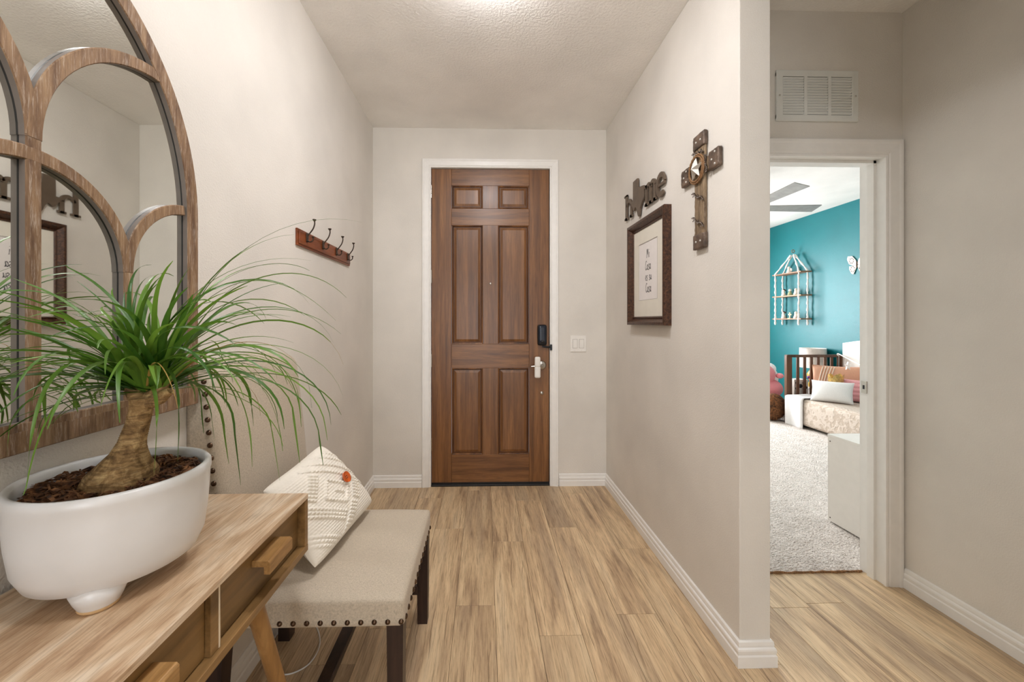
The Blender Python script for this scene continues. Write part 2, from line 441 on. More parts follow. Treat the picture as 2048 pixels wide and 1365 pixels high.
def link(name, data, c, parent=None, **props):
    o = bpy.data.objects.new(name, data); COL.objects.link(o)
    c = Vector(tuple(c)); WO[o.name] = c
    if parent is not None:
        o.parent = parent; o.location = c-WO[parent.name]
    else: o.location = c
    for k, v in props.items(): o[k] = v
    return o
def thing(name, loc, label, category, group=None, **kw):
    o = link(name, None, loc); o.empty_display_size = .05
    o['label'] = label; o['category'] = category
    if group: o['group'] = group
    for k, v in kw.items(): o[k] = v
    return o
def tag(o, label, category, group=None):
    o['label'] = label; o['category'] = category
    if group: o['group'] = group
    return o
def copies(o, locs):
    """copy a part sharing its mesh; locs are world positions of the origin"""
    for p in locs:
        c = o.copy(); COL.objects.link(c); c.location = Vector(p)-WO[o.parent.name]; WO[c.name] = Vector(p)
def bez(pts, n):
    out = []
    for i in range(n+1):
        t = i/n; q = [Vector(p) for p in pts]
        while len(q) > 1: q = [q[k].lerp(q[k+1], t) for k in range(len(q)-1)]
        out.append(q[0])
    return out
def smooth_path(pts, sub=6):
    P = [Vector(p) for p in pts]; out = []
    for i in range(len(P)-1):
        p0 = P[max(i-1, 0)]; p1 = P[i]; p2 = P[i+1]; p3 = P[min(i+2, len(P)-1)]
        for k in range(sub):
            t = k/sub
            out.append(.5*((2*p1)+(p2-p0)*t+(2*p0-5*p1+4*p2-p3)*t*t+(3*p1-p0-3*p2+p3)*t**3))
    out.append(P[-1]); return out

# ------------------------------------------------------------------ the setting
XL, XR, YD, H = -.855, .935, 3.03, 2.743
XE, YE = 1.05, 1.43                 # the end of the right wall
YH, XH = 1.845, 1.998               # hall end wall and hall side wall
XB, YB = 4.5, 6.6                   # bedroom
RY = -3.3
S = dict(kind='structure')
floor = MB().box(XL-.12, XH+.12, RY, YD+.12, -.06, -.0035).build('floor', M['subfloor'], None, **S)
# planks: column boundaries and known joints
def plank(x0, x1, y0, y1):
    if x1-x0 < .01 or y1-y0 < .02: return
    g = .0006
    MB().bbox(x0+g, x1-g, y0+g, y1-g, -.0035, random.uniform(-.0002, 0), .0008, 1).build('plank', M['plank'], floor)
joints = {(.218): [1.582, 2.777], (.392): [2.414], (.566): [1.69], (.740): [2.177], (-.304): [2.414], (-.130): [1.758]}
PWD = .1742
x = .218-PWD*7
cols = []
while x < XH:
    cols.append(x); x += PWD
for ci, x0 in enumerate(cols):
    x1 = x0+PWD
    j = [v for k, v in joints.items() if abs(k-x0) < .03]
    y = (j[0][0] if j else random.uniform(1.0, 2.1))
    while y > -1.6: y -= 1.2
    ys = []
    while y < YD+1.2: ys.append((y, y+1.2)); y += 1.2
    for (a, b) in ys:
        regs = []
        if x1 <= XR+.002: regs = [(XL, XR, -9, YD)]
        elif x0 >= XE-.002: regs = [(XE, XH, -9, YH+.10)]
        elif x0 < XE:
            regs = [(XL, XH, -9, YE), (XL, XR, YE, YD), (XE, XH, YE, YH+.10)]
        for (ra, rb, rc, rd) in regs:
            plank(max(x0, ra), min(x1, rb), max(a, rc), min(b, rd))
MB().box(XL, XH, RY, -1.0, -.0035, -.0006).build('floor_rear', M['plank'], None, **S)

MB().box(XL-.12, XL, RY, YD+.12, 0, H).build('wall_left', M['wall'], None, **S)
DX0, DX1, DZ = -.425, .506, 2.452         # rough opening of the entry door
b = MB().box(XL-.12, DX0, YD, YD+.14, 0, H).box(DX1, XE, YD, YD+.14, 0, H).box(DX0, DX1, YD, YD+.14, DZ, H)
b.build('wall_back', M['wall'], None, **S)
MB().bbox(XR, XE, YE, YD, 0, H, .004, 2).build('wall_right', M['wall'], None, **S)
HX0, HX1, HZ = 1.07, 1.93, 2.075
b = MB().box(XE-.0, HX0, YH, YH+.12, 0, H).box(HX1, XB+.12, YH, YH+.12, 0, H).box(HX0, HX1, YH, YH+.12, HZ, H)
b.build('wall_hall_end', M['wall'], None, **S)
MB().box(XH, XH+.12, RY, YH, 0, H).build('wall_hall_side', M['wall'], None, **S)
MB().box(XL-.12, XH+.12, RY, YD+.14, H, H+.1).build('ceiling', M['ceiling'], None, **S)
MB().box(XR, XE, -.33, YE-.001, 2.475, H).build('wall_header', M['wall'], None, **S)
MB().box(XE, XE+.115, RY, -.33, 0, H).box(XR, XE+.115, -.33, .1, 0, 2.475).build('hall_light_blocker', M['wall'], None, **S)  # unseen partition added to keep rear light out of the hall
# unseen rear wall, with a window opening added for the fill light
b = MB().box(XL-.12, -.8, RY-.12, RY, 0, H).box(.6, XH+.12, RY-.12, RY, 0, H).box(-.8, .6, RY-.12, RY, 2.35, H).box(-.8, .6, RY-.12, RY, 0, .12)
b.build('wall_rear', M['wall'], None, **S)
b = MB()
for xx in (-.8, -.125, .55): b.box(xx, xx+.05, RY-.09, RY-.03, .12, 2.35)
b.box(-.8, .6, RY-.09, RY-.03, .12, .17).box(-.8, .6, RY-.09, RY-.03, 2.3, 2.35)
b.build('window_added', M['trim'], None, **S)  # frame of the added rear opening
# bedroom
MB().box(XE, XB, YH+.10, YB, -.05, -.012).build('floor_bedroom', M['subfloor'], None, **S)
MB().box(XB, XB+.12, YH+.12, YB+.12, 0, H).build('wall_bedroom_right', M['teal'], None, **S)
b = MB().box(XE, 1.65, YB, YB+.12, 0, H).box(3.55, XB, YB, YB+.12, 0, H).box(1.65, 3.55, YB, YB+.12, 2.3, H).box(1.65, 3.55, YB, YB+.12, 0, .8)
b.build('wall_bedroom_far', M['bedwall'], None, **S)
MB().box(XE-.1, XE, YD+.14, YB+.12, 0, H).build('wall_bedroom_left', M['bedwall'], None, **S)
MB().box(XE-.0, XB+.12, YH+.12, YB+.12, H+.0, H+.1).build('ceiling_bedroom', M['bedceil'], None, **S)
b = MB()
for xx in (1.65, 2.575, 3.5): b.box(xx, xx+.05, YB+.04, YB+.1, .8, 2.3)
for zz in (.8, 1.53, 2.25): b.box(1.65, 3.55, YB+.04, YB+.1, zz, zz+.05)
b.build('window_1', M['trim'], None, **S)

BP = [(0, 0), (.016, 0), (.016, .040), (.0125, .045), (.0135, .050), (.0145, .060), (.013, .066), (.008, .070), (.009, .076), (.0075, .088), (.003, .092), (0, .092)]
def baseboard(name, path, side=1):
    MB().sweep(path, BP, (0, 0, 1), side).build(name, M['trim'], None, **S)
baseboard('baseboard_left', [(XL, RY, 0), (XL, YD, 0), (-.482, YD, 0)], -1)
baseboard('baseboard_right', [(.568, YD, 0), (XR, YD, 0), (XR, YE, 0), (XE, YE, 0), (XE, YH, 0)], -1)
baseboard('baseboard_hall', [(XH, YH-.016, 0), (XH, RY, 0)], -1)
baseboard('baseboard_bedroom', [(XE, YB, 0), (XB, YB, 0), (XB, YH+.12, 0)], -1)
# casings: profile a = away from the opening, b = out from the wall
CP = [(0, -.002), (0, .010), (.006, .012), (.012, .009), (.016, .013), (.046, .016), (.052, .019), (.060, .019), (.064, .016), (.066, -.002)]
MB().sweep([(-.416, YD, 0), (-.416, YD, 2.441), (.498, YD, 2.441), (.498, YD, 0)], CP, (0, -1, 0), 1).build('trim_1', M['trim'], None, **S)
CP2 = [(a*1.28, bb) for a, bb in CP]
MB().sweep([(1.098, YH, 0), (1.098, YH, 2.047), (1.907, YH, 2.047), (1.907, YH, 0)], CP2, (0, -1, 0), 1).build('trim_2', M['trim'], None, **S)
# jambs
b = MB().box(DX0, -.414, YD-.002, YD+.13, 0, 2.44).box(.497, DX1, YD-.002, YD+.13, 0, 2.44).box(DX0, DX1, YD-.002, YD+.13, 2.44, DZ)
b.build('trim_3', M['trim'], None, **S)
b = MB().box(HX0, 1.095, YH-.002, YH+.125, 0, 2.05).box(1.91, HX1, YH-.002, YH+.125, 0, 2.05).box(HX0, HX1, YH-.002, YH+.125, 2.05, HZ)
b.box(1.897, 1.91, YH+.04, YH+.075, 0, 2.05).box(1.095, 1.91, YH+.04, YH+.075, 2.037, 2.052)
jamb = b.build('trim_4', M['trim'], None, **S)
MB().bbox(1.893, 1.8975, YH+.072, YH+.102, .905, .965, .001, 1).build('strike_plate', M['chrome'], jamb)
MB().box(1.8925, 1.8935, YH+.082, YH+.092, .925, .945).build('strike_hole', M['blackprint'], jamb)
MB().box(XE, XB, YD, YD+.01, 0, .001).v
MB().bbox(-.414, .497, YD+.0, YD+.1, -.001, .012, .003, 1).build('trim_5', M['black_rubber_and_gap'], None, **S)   # threshold

# ------------------------------------------------------------------ entry door
dy = YD+.012            # face of stiles
door = link('door_1', None, (.04, dy, 0)); door['kind'] = 'structure'; door['label'] = 'tall brown six-panel wooden entry door in white casing'
dx0, dx1, dz0, dz1 = -.411, .494, .026, 2.437
px_ = [(-.256, -.019), (.100, .337)]
pz_ = [(.240, .906), (1.091, 2.005), (2.134, 2.311)]
MB().bbox(dx0, -.258, dy, dy+.042, dz0, dz1, .0015, 1).build('stile', M['door_v'], door)
MB().bbox(.339, dx1, dy, dy+.042, dz0, dz1, .0015, 1).build('stile', M['door_v'], door)
zr = [dz0]+[v for p in pz_ for v in p]+[dz1]
for k in range(0, 8, 2):
    MB().bbox(-.2575, .3385, dy+.0004, dy+.042, zr[k], zr[k+1], .0012, 1).build('rail', M['door_h'], door)
for (z0, z1) in pz_:
    MB().bbox(-.019, .100, dy+.0004, dy+.042, z0, z1, .0012, 1).build('mullion', M['door_v'], door)
for (z0, z1) in pz_:
    for (x0, x1) in px_:
        # dark sunk bead round the panel
        path = [(x0, dy, z0), (x1, dy, z0), (x1, dy, z1), (x0, dy, z1)]
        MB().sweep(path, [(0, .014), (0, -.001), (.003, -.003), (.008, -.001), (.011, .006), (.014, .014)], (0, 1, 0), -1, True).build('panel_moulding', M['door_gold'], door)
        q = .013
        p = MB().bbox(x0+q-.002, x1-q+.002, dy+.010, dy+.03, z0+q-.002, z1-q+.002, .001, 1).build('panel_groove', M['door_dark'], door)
        # raised and fielded panel
        o0, i0 = .017, .036
        A = [(x0+o0, dy+.0095, z0+o0), (x1-o0, dy+.0095, z0+o0), (x1-o0, dy+.0095, z1-o0), (x0+o0, dy+.0095, z1-o0)]
        B = [(x0+i0, dy+.003, z0+i0), (x1-i0, dy+.003, z0+i0), (x1-i0, dy+.003, z1-i0), (x0+i0, dy+.003, z1-i0)]
        MB().add(A+B, [(0, 1, 5, 4), (1, 2, 6, 5), (2, 3, 7, 6), (3, 0, 4, 7), (4, 5, 6, 7)]).build('panel', M['door_v'], door)
MB().lathe([(.001, -.003), (.007, -.003), (.009, 0), (.009, .003)], (.041, dy, 1.555), 16, 'y').build('peephole', M['chrome'], door)
MB().box(dx0, dx1, dy+.004, dy+.04, .011, .0265).build('door_sweep', M['black_rubber_and_gap'], door)
MB().box(.4943, .4975, dy-.006, dy+.03, .02, 2.437).build('weather_strip', M['black_rubber_and_gap'], door)
for z in (.322, .964, 1.610, 2.260):
    hg = MB()
    for k in range(3): hg.tube([(-.4125, dy-.006, z-.05+k*.034), (-.4125, dy-.006, z-.05+k*.034+.031)], .0055, 10)
    hg.box(-.4165, -.411, dy-.004, dy, z-.05, z+.05)
    hg.build('hinge', M['chrome'], door)
lock = MB().rbox((.437, dy-.016, 1.160), (.072, .036, .160), .016, (8, 5, 12)).build('smart_lock', M['black_metal'], door)
MB().rbox((.437, dy-.035, 1.166), (.048, .004, .132), .0018, (4, 2, 6)).build('lock_cover', plain('glossy navy cover', (32, 40, 54), .15), lock)
MB().sphere((.440, dy-.037, 1.112), .016, 1, .35, .55).build('thumb_turn', M['black_rubber_and_gap'], lock)
MB().tube([(.44, dy-.012, 1.072), (.47, dy-.016, 1.068), (.498, dy-.014, 1.066)], .007, 8).build('door_latch', M['black_metal'], door)
MB().bbox(.496, .512, dy-.036, dy-.030, 1.044, 1.088, .001, 1).build('latch_keeper', M['black_metal'], door)
for z in (1.120, .930):
    MB().rbox((.4955, dy-.004, z), (.010, .010, .062), .004, (3, 3, 8)).build('latch_plate', M['bronze'], door)
hd = MB().lathe([(.0005, -.016), (.018, -.016), (.028, -.012), (.034, -.006), (.035, 0), (.035, .002)], (.437, dy, .927), 28, 'y').build('door_handle', M['chrome'], door)
MB().tube([(.437, dy-.010, .927), (.437, dy-.045, .927), (.425, dy-.052, .927), (.385, dy-.052, .925), (.350, dy-.050, .921)], [.011, .011, .0105, .0085, .006], 12).build('lever', M['chrome'], hd)
MB().rbox((.397, dy-.062, .957), (.044, .014, .080), .012, (8, 4, 10)).rbox((.397, dy-.060, .880), (.046, .012, .090), .011, (8, 4, 10)).build('child_lock', M['white_plastic'], hd)
MB().lathe([(.0005, -.006), (.008, -.006), (.013, -.003), (.014, .001)], (.437, dy, .712), 16, 'y').build('door_stop_pin', M['chrome'], door)

# ------------------------------------------------------------------ light switch, vent
sw = thing('light_switch', (.716, YD, 1.03), 'white double rocker light switch plate right of the entry door', 'light switch')
MB().bbox(.655, .778, YD-.007, YD, 1.031, 1.155, .003, 2).build('plate', M['white_plastic'], sw)
for xx in (.674, .725):
    MB().box(xx-.0015, xx+.0355, YD-.0074, YD-.006, 1.0585, 1.1275).build('rocker_gap_shade', M['frame_side_and_gap'], sw)  # grey rim painted in as shade round the rocker
    MB().bbox(xx, xx+.034, YD-.0105, YD-.006, 1.060, 1.126, .0015, 1).build('rocker', M['white_plastic'], sw)
    MB().lathe([(.0003, -.0012), (.003, -.001), (.003, 0)], (xx+.017, YD-.0072, 1.044), 10, 'y').build('screw', M['louver'], sw)
vt = thing('return_air_vent', (1.575, YH, 2.212), 'white louvered return air grille above the bedroom doorway', 'vent')
vx0, vx1, vz0, vz1 = 1.377, 1.774, 2.214, 2.455
b = MB().bbox(vx0, vx1, YH-.010, YH, vz0, vz0+.030, .002, 1).bbox(vx0, vx1, YH-.010, YH, vz1-.030, vz1, .002, 1)
b.bbox(vx0, vx0+.032, YH-.0102, YH, vz0+.01, vz1-.01, .002, 1).bbox(vx1-.032, vx1, YH-.0102, YH, vz0+.01, vz1-.01, .002, 1)
b.build('frame', M['louver'], vt)
MB().box(vx0+.02, vx1-.02, YH-.0015, YH-.0003, vz0+.02, vz1-.02).build('duct_opening', M['darkvoid'], vt)
cw = (vx1-vx0-.064-.028)/3
for k in range(2):
    xx = vx0+.032+cw*(k+1)+.014*k
    MB().box(xx, xx+.014, YH-.0105, YH-.001, vz0+.028, vz1-.028).build('divider', M['louver'], vt)
for k in range(3):
    x0 = vx0+.032+(cw+.014)*k
    for j in range(14):
        z = vz0+.034+j*(vz1-vz0-.064)/14
        MB().add([(x0, YH-.0095, z+.0086), (x0+cw, YH-.0095, z+.0086), (x0+cw, YH-.003, z), (x0, YH-.003, z),
                  (x0, YH-.0085, z+.0094), (x0+cw, YH-.0085, z+.0094), (x0+cw, YH-.002, z+.001), (x0, YH-.002, z+.001)],
                 [(0, 1, 2, 3), (4, 7, 6, 5), (0, 4, 5, 1), (3, 2, 6, 7)]).build('slat', M['louver'], vt)
for xx in (vx0+.015, vx1-.015):
    MB().lathe([(.0003, -.0025), (.004, -.002), (.0045, 0)], (xx, YH-.010, vz0+.12), 10, 'y').build('screw', M['chrome'], vt)

# ------------------------------------------------------------------ ceiling light
for (ly, lab) in ((1.575, 'round flush ceiling light with glowing white dome in front of the entry door'), (.42, 'round flush ceiling light with glowing white dome above the console table')):
    lt = thing('ceiling_light', (.03, ly, H-.09), lab, 'ceiling light')
    MB().lathe([(.165, 0), (.165, -.022), (.155, -.028), (.15, -.028)], (.03, ly, H), 40).build('base_ring', M['trim'], lt)
    MB().lathe([(.152, -.020), (.148, -.035), (.13, -.058), (.095, -.074), (.05, -.082), (.0005, -.084)], (.03, ly, H), 40).build('dome', M['dome'], lt)

# ------------------------------------------------------------------ coat hooks
hr = thing('coat_hook_rail', (XL, 2.145, 1.61), 'reddish brown wooden rail with four dark bronze double coat hooks', 'coat rack')
y0, y1, z0, z1 = 1.800, 2.490, 1.609, 1.687
rail = MB().bbox(XL, XL+.010, y0, y1, z0, z1, .002, 1).bbox(XL+.008, XL+.016, y0+.010, y1-.010, z0+.010, z1-.010, .003, 2).build('board', wood('cherry board', [(96, 48, 24), (128, 68, 36), (150, 86, 48)], 1, 12, 14, .35, .1), hr)
for y in (1.878, 2.062, 2.246, 2.430):
    b = MB().rbox((XL+.019, y, 1.658), (.008, .018, .044), .0035, (3, 5, 8))
    b.tube(smooth_path([(XL+.020, y, 1.664), (XL+.032, y, 1.680), (XL+.046, y, 1.700), (XL+.053, y, 1.722), (XL+.052, y, 1.738)]), .0032, 8)
    b.lathe([(.003, -.006), (.0085, .001), (.0085, .004), (.0003, .005)], (XL+.052, y, 1.740), 12)
    b.tube(smooth_path([(XL+.020, y, 1.650), (XL+.026, y, 1.640), (XL+.036, y, 1.638), (XL+.045, y, 1.646), (XL+.046, y, 1.658)]), .003, 8)
    b.lathe([(.003, -.004), (.0065, .001), (.0065, .003), (.0003, .004)], (XL+.046, y, 1.660), 12)
    b.build('hook', M['bronze'], hr)

# ------------------------------------------------------------------ arched mirror
mr = thing('arched_mirror', (XL, .735, 1.03), 'large arched window-pane mirror in weathered brown wood above the console', 'mirror')
MC, HW, ZB, ZS, RZ = .735, .408, 1.030, 1.55, .515
def arch(hw, rz, zb, n=36):
    pts = [(MC-hw, zb), (MC-hw, ZS)]
    for k in range(1, n): a = PI-PI*k/n; pts.append((MC+hw*math.cos(a), ZS+rz*math.sin(a)))
    pts += [(MC+hw, ZS), (MC+hw, zb)]
    return pts
xf, xg, xb = XL+.040, XL+.0245, XL+.001
MB().prism(arch(HW-.015, RZ-.015, ZB+.02), xb, xg, 'x').build('mirror_glass', M['mirror'], mr)
def bar(path, wdt, xtop, name, closed=False, mat='weathered'):
    hw = wdt/2; d = xtop-xg+.002
    prof = [(-hw, -d), (-hw, -d+.004), (-hw, -.002), (-hw+.002, 0), (hw-.002, 0), (hw, -.002), (hw, -d+.004), (hw, -d)]
    o = MB().sweep([(xtop, p[0], p[1]) for p in path], prof, (1, 0, 0), 1, closed).build(name, M[mat], mr)
    o.data.materials.append(M['frame_side_and_gap']); o.data.materials.append(M['black_rubber_and_gap'])
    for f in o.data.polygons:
        if abs(f.normal.x) < .3: f.material_index = 1 if f.center.x+WO[o.name].x > xg+.0025 else 2  # black next to the glass paints in the shade of the gap
q = .020
bar(arch(HW-q, RZ-q, ZB+q, 48), .040, xf, 'outer_frame', True)
bar([(MC-HW+.03, ZB+.027), (MC+HW-.03, ZB+.027)], .054, xf-.0004, 'bottom_rail')
bar([(MC, ZB+.04), (MC, 1.60)], .026, xf-.0012, 'mullion')
for s_ in (-1, 1): bar([(MC+s_*.190, ZB+.04), (MC+s_*.190, 1.375)], .024, xf-.0012, 'mullion')
def arcpts(cy, cz, r, a0, a1, n=22): return [(cy+r*math.cos(math.radians(a0+(a1-a0)*k/n)), cz+r*math.sin(math.radians(a0+(a1-a0)*k/n))) for k in range(n+1)]
bar(arcpts(MC+.282, 1.595, .282, 180, 88), .028, xf-.0006, 'arch_bar')
bar(arcpts(MC-.282, 1.595, .282, 0, 92), .028, xf-.0008, 'arch_bar')
bar(arcpts(MC, 1.375, .190, 0, 180, 36), .026, xf-.001, 'arch_bar')
bar(arcpts(MC+.380, 1.375, .190, 180, 97), .026, xf-.0008, 'arch_bar')
bar(arcpts(MC-.380, 1.375, .190, 0, 83), .026, xf-.0008, 'arch_bar')

# ------------------------------------------------------------------ console table
TZ = .790; tx0, tx1, ty0, ty1 = XL+.018, -.487, .02, 1.100
ct = thing('console_table', ((tx0+tx1)/2, (ty0+ty1)/2, 0), 'oak console table with drawers under the arched mirror', 'table')
MB().bbox(tx0, tx1, ty0, ty1, TZ-.014, TZ, .001, 1).build('tabletop', M['top'], ct)
MB().bbox(tx0, tx1, ty0+.001, ty1-.001, .634, .652, .001, 1).build('bottom_panel', M['oak'], ct)
for (a, b_) in ((ty0+.001, ty0+.018), (ty1-.018, ty1-.001)):
    MB().bbox(tx0, tx1-.0005, a, b_, .652, TZ-.014, .001, 1).build('side_panel', M['oak'], ct)
MB().box(tx0, tx0+.01, ty0+.018, ty1-.018, .652, TZ-.014).build('back_panel', M['oak'], ct)
def drawer(y0, y1):
    d = MB().bbox(tx0+.03, tx1-.020, y0+.002, y1-.002, .655, TZ-.017, .001, 1).build('drawer', M['drawer'], ct)
    ym = (y0+y1)/2; xf_ = tx1-.020
    MB().prism([(xf_, .742), (xf_+.036, .742), (xf_+.040, .738), (xf_+.040, .712), (xf_+.026, .712), (xf_+.026, .728), (xf_, .728)], ym-.05, ym+.05, 'y', .001).build('handle', M['handle'], d)
drawer(.756, 1.082); drawer(.404, .728); drawer(.040, .376)
for y in (.728, .376):
    MB().bbox(tx0+.02, tx1-.010, y, y+.028, .652, TZ-.014, .001, 1).build('divider', M['oak'], ct)
    MB().box(tx1-.02, tx1-.0095, y+.0205, y+.0245, .653, TZ-.016).build('divider_edge', M['pale_edge'], ct)
for (x0, y0, x1, y1) in ((-.520, .898, -.480, 1.085), (-.80, .898, -.832, 1.085), (-.522, .24, -.478, .06), (-.80, .24, -.835, .06)):
    MB().tube(bez([(x0, y0, .636), (x1, y1, .0)], 6), [.0185, .018, .0175, .017, .016, .015, .0135], 20).build('leg', M['oak_v'], ct)

# ------------------------------------------------------------------ planter and palm
PC = (-.686, .755); PR = .142
zt, zb_ = .985, TZ+.023
pot = thing('planter', (PC[0], PC[1], TZ), 'round glossy white ceramic planter on small feet at the console', 'planter')
prof = [(.001, zb_+.012), (.06, zb_), (.100, zb_+.003), (.120, zb_+.013), (.131, zb_+.038), (.1365, zb_+.080), (.1395, zb_+.125), (.1405, zt-.022), (.1425, zt-.016), (.142, zt-.005), (.138, zt), (.133, zt-.001),
        (.130, zt-.008), (.1285, zt-.03), (.126, zb_+.07), (.10, zb_+.03), (.001, zb_+.03)]
prof = [(.001, zb_)]+prof[1:]
MB().lathe([(r, z) for r, z in prof], (PC[0], PC[1], 0), 72).build('bowl', M['glaze'], pot)
va = math.atan2(-PC[1], -PC[0])
for k in range(3):
    a = math.atan2(-.083, .044)+2*PI*k/3; fr0 = .092 if k == 0 else .062; fx, fy = PC[0]+fr0*math.cos(a), PC[1]+fr0*math.sin(a)
    ft = MB().lathe([(.027, TZ+.006), (.032, TZ+.016), (.037, TZ+.030), (.030, TZ+.040)], (fx, fy, 0), 28).build('foot', M['glaze'], pot)
    MB().lathe([(.001, TZ+.0005), (.0255, TZ+.0005), (.0272, TZ+.003), (.0273, TZ+.0065), (.001, TZ+.0065)], (fx, fy, 0), 28).build('foot_base', M['bare_clay'], ft)
ZM = zt-.026
def soilf(p, a): return (p[0], p[1], p[2])
MB().lathe([(.001, ZM+.006), (.05, ZM+.004), (.09, ZM+.0), (.1285, ZM-.004)], (PC[0], PC[1], 0), 40).build('soil', M['soil'], pot)
b = MB()
for i in range(1500):
    r = .124*math.sqrt(random.random()); a = random.uniform(0, 2*PI); x, y = PC[0]+r*math.cos(a), PC[1]+r*math.sin(a)
    big = random.random() < .22; L = random.uniform(.020, .040) if big else random.uniform(.006, .022); wd = random.uniform(.003, .0065) if big else random.uniform(.0008, .0028); th = random.uniform(0, PI); tl = random.uniform(-.35, .35)
    d = Vector((math.cos(th)*math.cos(tl), math.sin(th)*math.cos(tl), math.sin(tl))); n = Vector((-math.sin(th), math.cos(th), random.uniform(-.4, .4))).normalized()
    c = Vector((x, y, ZM+.005+random.uniform(0, .009)))
    rr = math.hypot(c.x+d.x*L/2-PC[0], c.y+d.y*L/2-PC[1]); r2 = math.hypot(c.x-d.x*L/2-PC[0], c.y-d.y*L/2-PC[1])
    if max(rr, r2) > .126: continue
    u = d.cross(n)*wd*.6; e = d*L/2; m = Vector((0, 0, random.uniform(-.002, .003)))
    b.add([c-e-n*wd/2, c-e+n*wd/2, c+m-n*wd/2+u, c+m+n*wd/2+u, c+e-n*wd/2, c+e+n*wd/2, c-u, ], [(0, 2, 3, 1), (2, 4, 5, 3), (0, 6, 2), (1, 3, 6), (6, 4, 2), (6, 3, 5)])
b.build('bark_mulch', M['bark'], pot, kind='stuff')

palm = thing('ponytail_palm', (-.652, .737, ZM), 'ponytail palm with swollen trunk and long arching green leaves', 'plant')
base = Vector((-.655, .737, ZM-.004)); topc = Vector((-.630, .742, 1.122))
TK = [(.945, -.672, .042), (.955, -.672, .050), (.970, -.671, .0545), (.985, -.669, .050), (1.005, -.664, .0365), (1.025, -.656, .026), (1.044, -.649, .0205), (1.079, -.638, .0182), (1.107, -.632, .0175), (1.122, -.630, .019)]
def trunkf(u, v):
    z = .945+v*(1.122-.945)
    for (a, xa, ra), (b2, xb2, rb) in zip(TK, TK[1:]):
        if a-1e-6 <= z <= b2+1e-6: f = (z-a)/(b2-a); r = ra+(rb-ra)*f; cx_ = xa+(xb2-xa)*f; break
    an = u*2*PI
    wob = 1+(.05*math.sin(an*3+z*24)+.03*math.sin(an*7+z*66))*(1 if z < 1.03 else .4)
    ring = .0006*math.sin(z*1500)*(1 if z > 1.03 else 0)
    return Vector((cx_, .742, z))+Vector((math.cos(an), math.sin(an), 0))*(r*wob+ring)
MB().grid(trunkf, 32, 90, True, True).build('trunk', M['trunk'], palm)
heads = [Vector((-.652, .745, 1.135)), Vector((-.612, .757, 1.130)), Vector((-.632, .752, 1.128))]
hb = MB()
hb.tube([topc+Vector((0, 0, -.012)), heads[0]+Vector((.004, 0, 0)), heads[0]+Vector((-.004, 0, .02))], [.016, .014, .008], 12)
hb.tube([topc+Vector((0, 0, -.012)), heads[1], heads[1]+Vector((.012, 0, .02))], [.016, .014, .008], 12)
hb.tube([topc+Vector((.008, 0, -.010)), topc+Vector((.03, .004, .0)), topc+Vector((.045, .006, .012))], [.012, .012, .007], 12)
hb.build('crown', M['trunk'], palm)
XW = XL+.050
def leaf(pts, wmax, mat='leaf', tw=None):
    n = len(pts); vs = []; fs = []
    for i, p in enumerate(pts):
        s = i/(n-1)
        t = (pts[min(i+1, n-1)]-pts[max(i-1, 0)]).normalized()
        side = t.cross(Vector((0, 0, 1)))
        if side.length < .15: side = side+Vector((tw[0], tw[1], 0))*.2
        side.normalize()
        an = tw[2]*s; nm = side.cross(t).normalized(); side = side*math.cos(an)+nm*math.sin(an); nm = side.cross(t).normalized()
        wd = wmax*.5*min(1, .45+s*5)*(1-s)**.72+.0004
        vs += [p-side*wd+nm*wd*.25, p, p+side*wd+nm*wd*.25]
    for i in range(n-1):
        for k in range(2): fs.append((i*3+k, i*3+k+1, i*3+k+4, i*3+k+3))
    MB().add(vs, fs, True).build('leaf', M[mat], palm)
def fix(p):
    p = Vector(p)
    if p.x < XW+.03: p.x = XW+.03-.03*(1-math.exp((p.x-XW-.03)/.05))*.95
    r = math.hypot(p.x-PC[0], p.y-PC[1])
    if p.z < zt+.012 and r < .152: p.z = max(p.z, zt+.012) if r > .125 else max(p.z, ZM+.03)
    p.z = max(p.z, TZ+.012)
    # keep clear of the chair back
    if p.y > 1.12 and p.x < -.745: p.y = 1.12+(p.y-1.12)*.15
    return p
random.seed(23)
NL = 158
for i in range(NL):
    hh = heads[i % 3]
    az = i*2.39996+random.uniform(-.3, .3)
    e0 = math.radians(random.choice([random.uniform(55, 86), random.uniform(30, 65), random.uniform(5, 40)]))
    L = random.uniform(.24, .46)*(1.0 if random.random() < .8 else 1.15)
    # toward the wall the leaves are shorter
    if math.cos(az) < -.35: L *= .7
    if math.sin(az) < -.3: L *= .82
    bend = random.uniform(1.1, 2.9)*(L/.38)
    if e0 > math.radians(58): bend *= .72; L *= 1.12
    tc = math.cos(az)*.62-math.sin(az)*.78
    if tc > .45: e0 = max(e0, math.radians(48)); L = min(L, .30); bend = min(bend, 1.9)
    n = 16; p = hh+Vector((math.cos(az), math.sin(az), 0))*.006; e = e0; pts = [p.copy()]
    aw = random.uniform(-.7, .7)
    for k in range(n):
        s = (k+1)/n; e = e0-bend*s**1.5*1.05; e = max(e, math.radians(-82))
        a2 = az+aw*s*s
        p = p+Vector((math.cos(a2)*math.cos(e), math.sin(a2)*math.cos(e), math.sin(e)))*L/n
        pts.append(p.copy())
    pts = [fix(q_) if k > 1 else q_ for k, q_ in enumerate(pts)]
    mt = 'dry_leaf' if i % 29 == 5 else 'leaf'
    leaf(pts, random.uniform(.008, .0165) if mt == 'leaf' else .004, mt, (random.uniform(-1, 1), random.uniform(-1, 1), random.uniform(-.8, .8)))
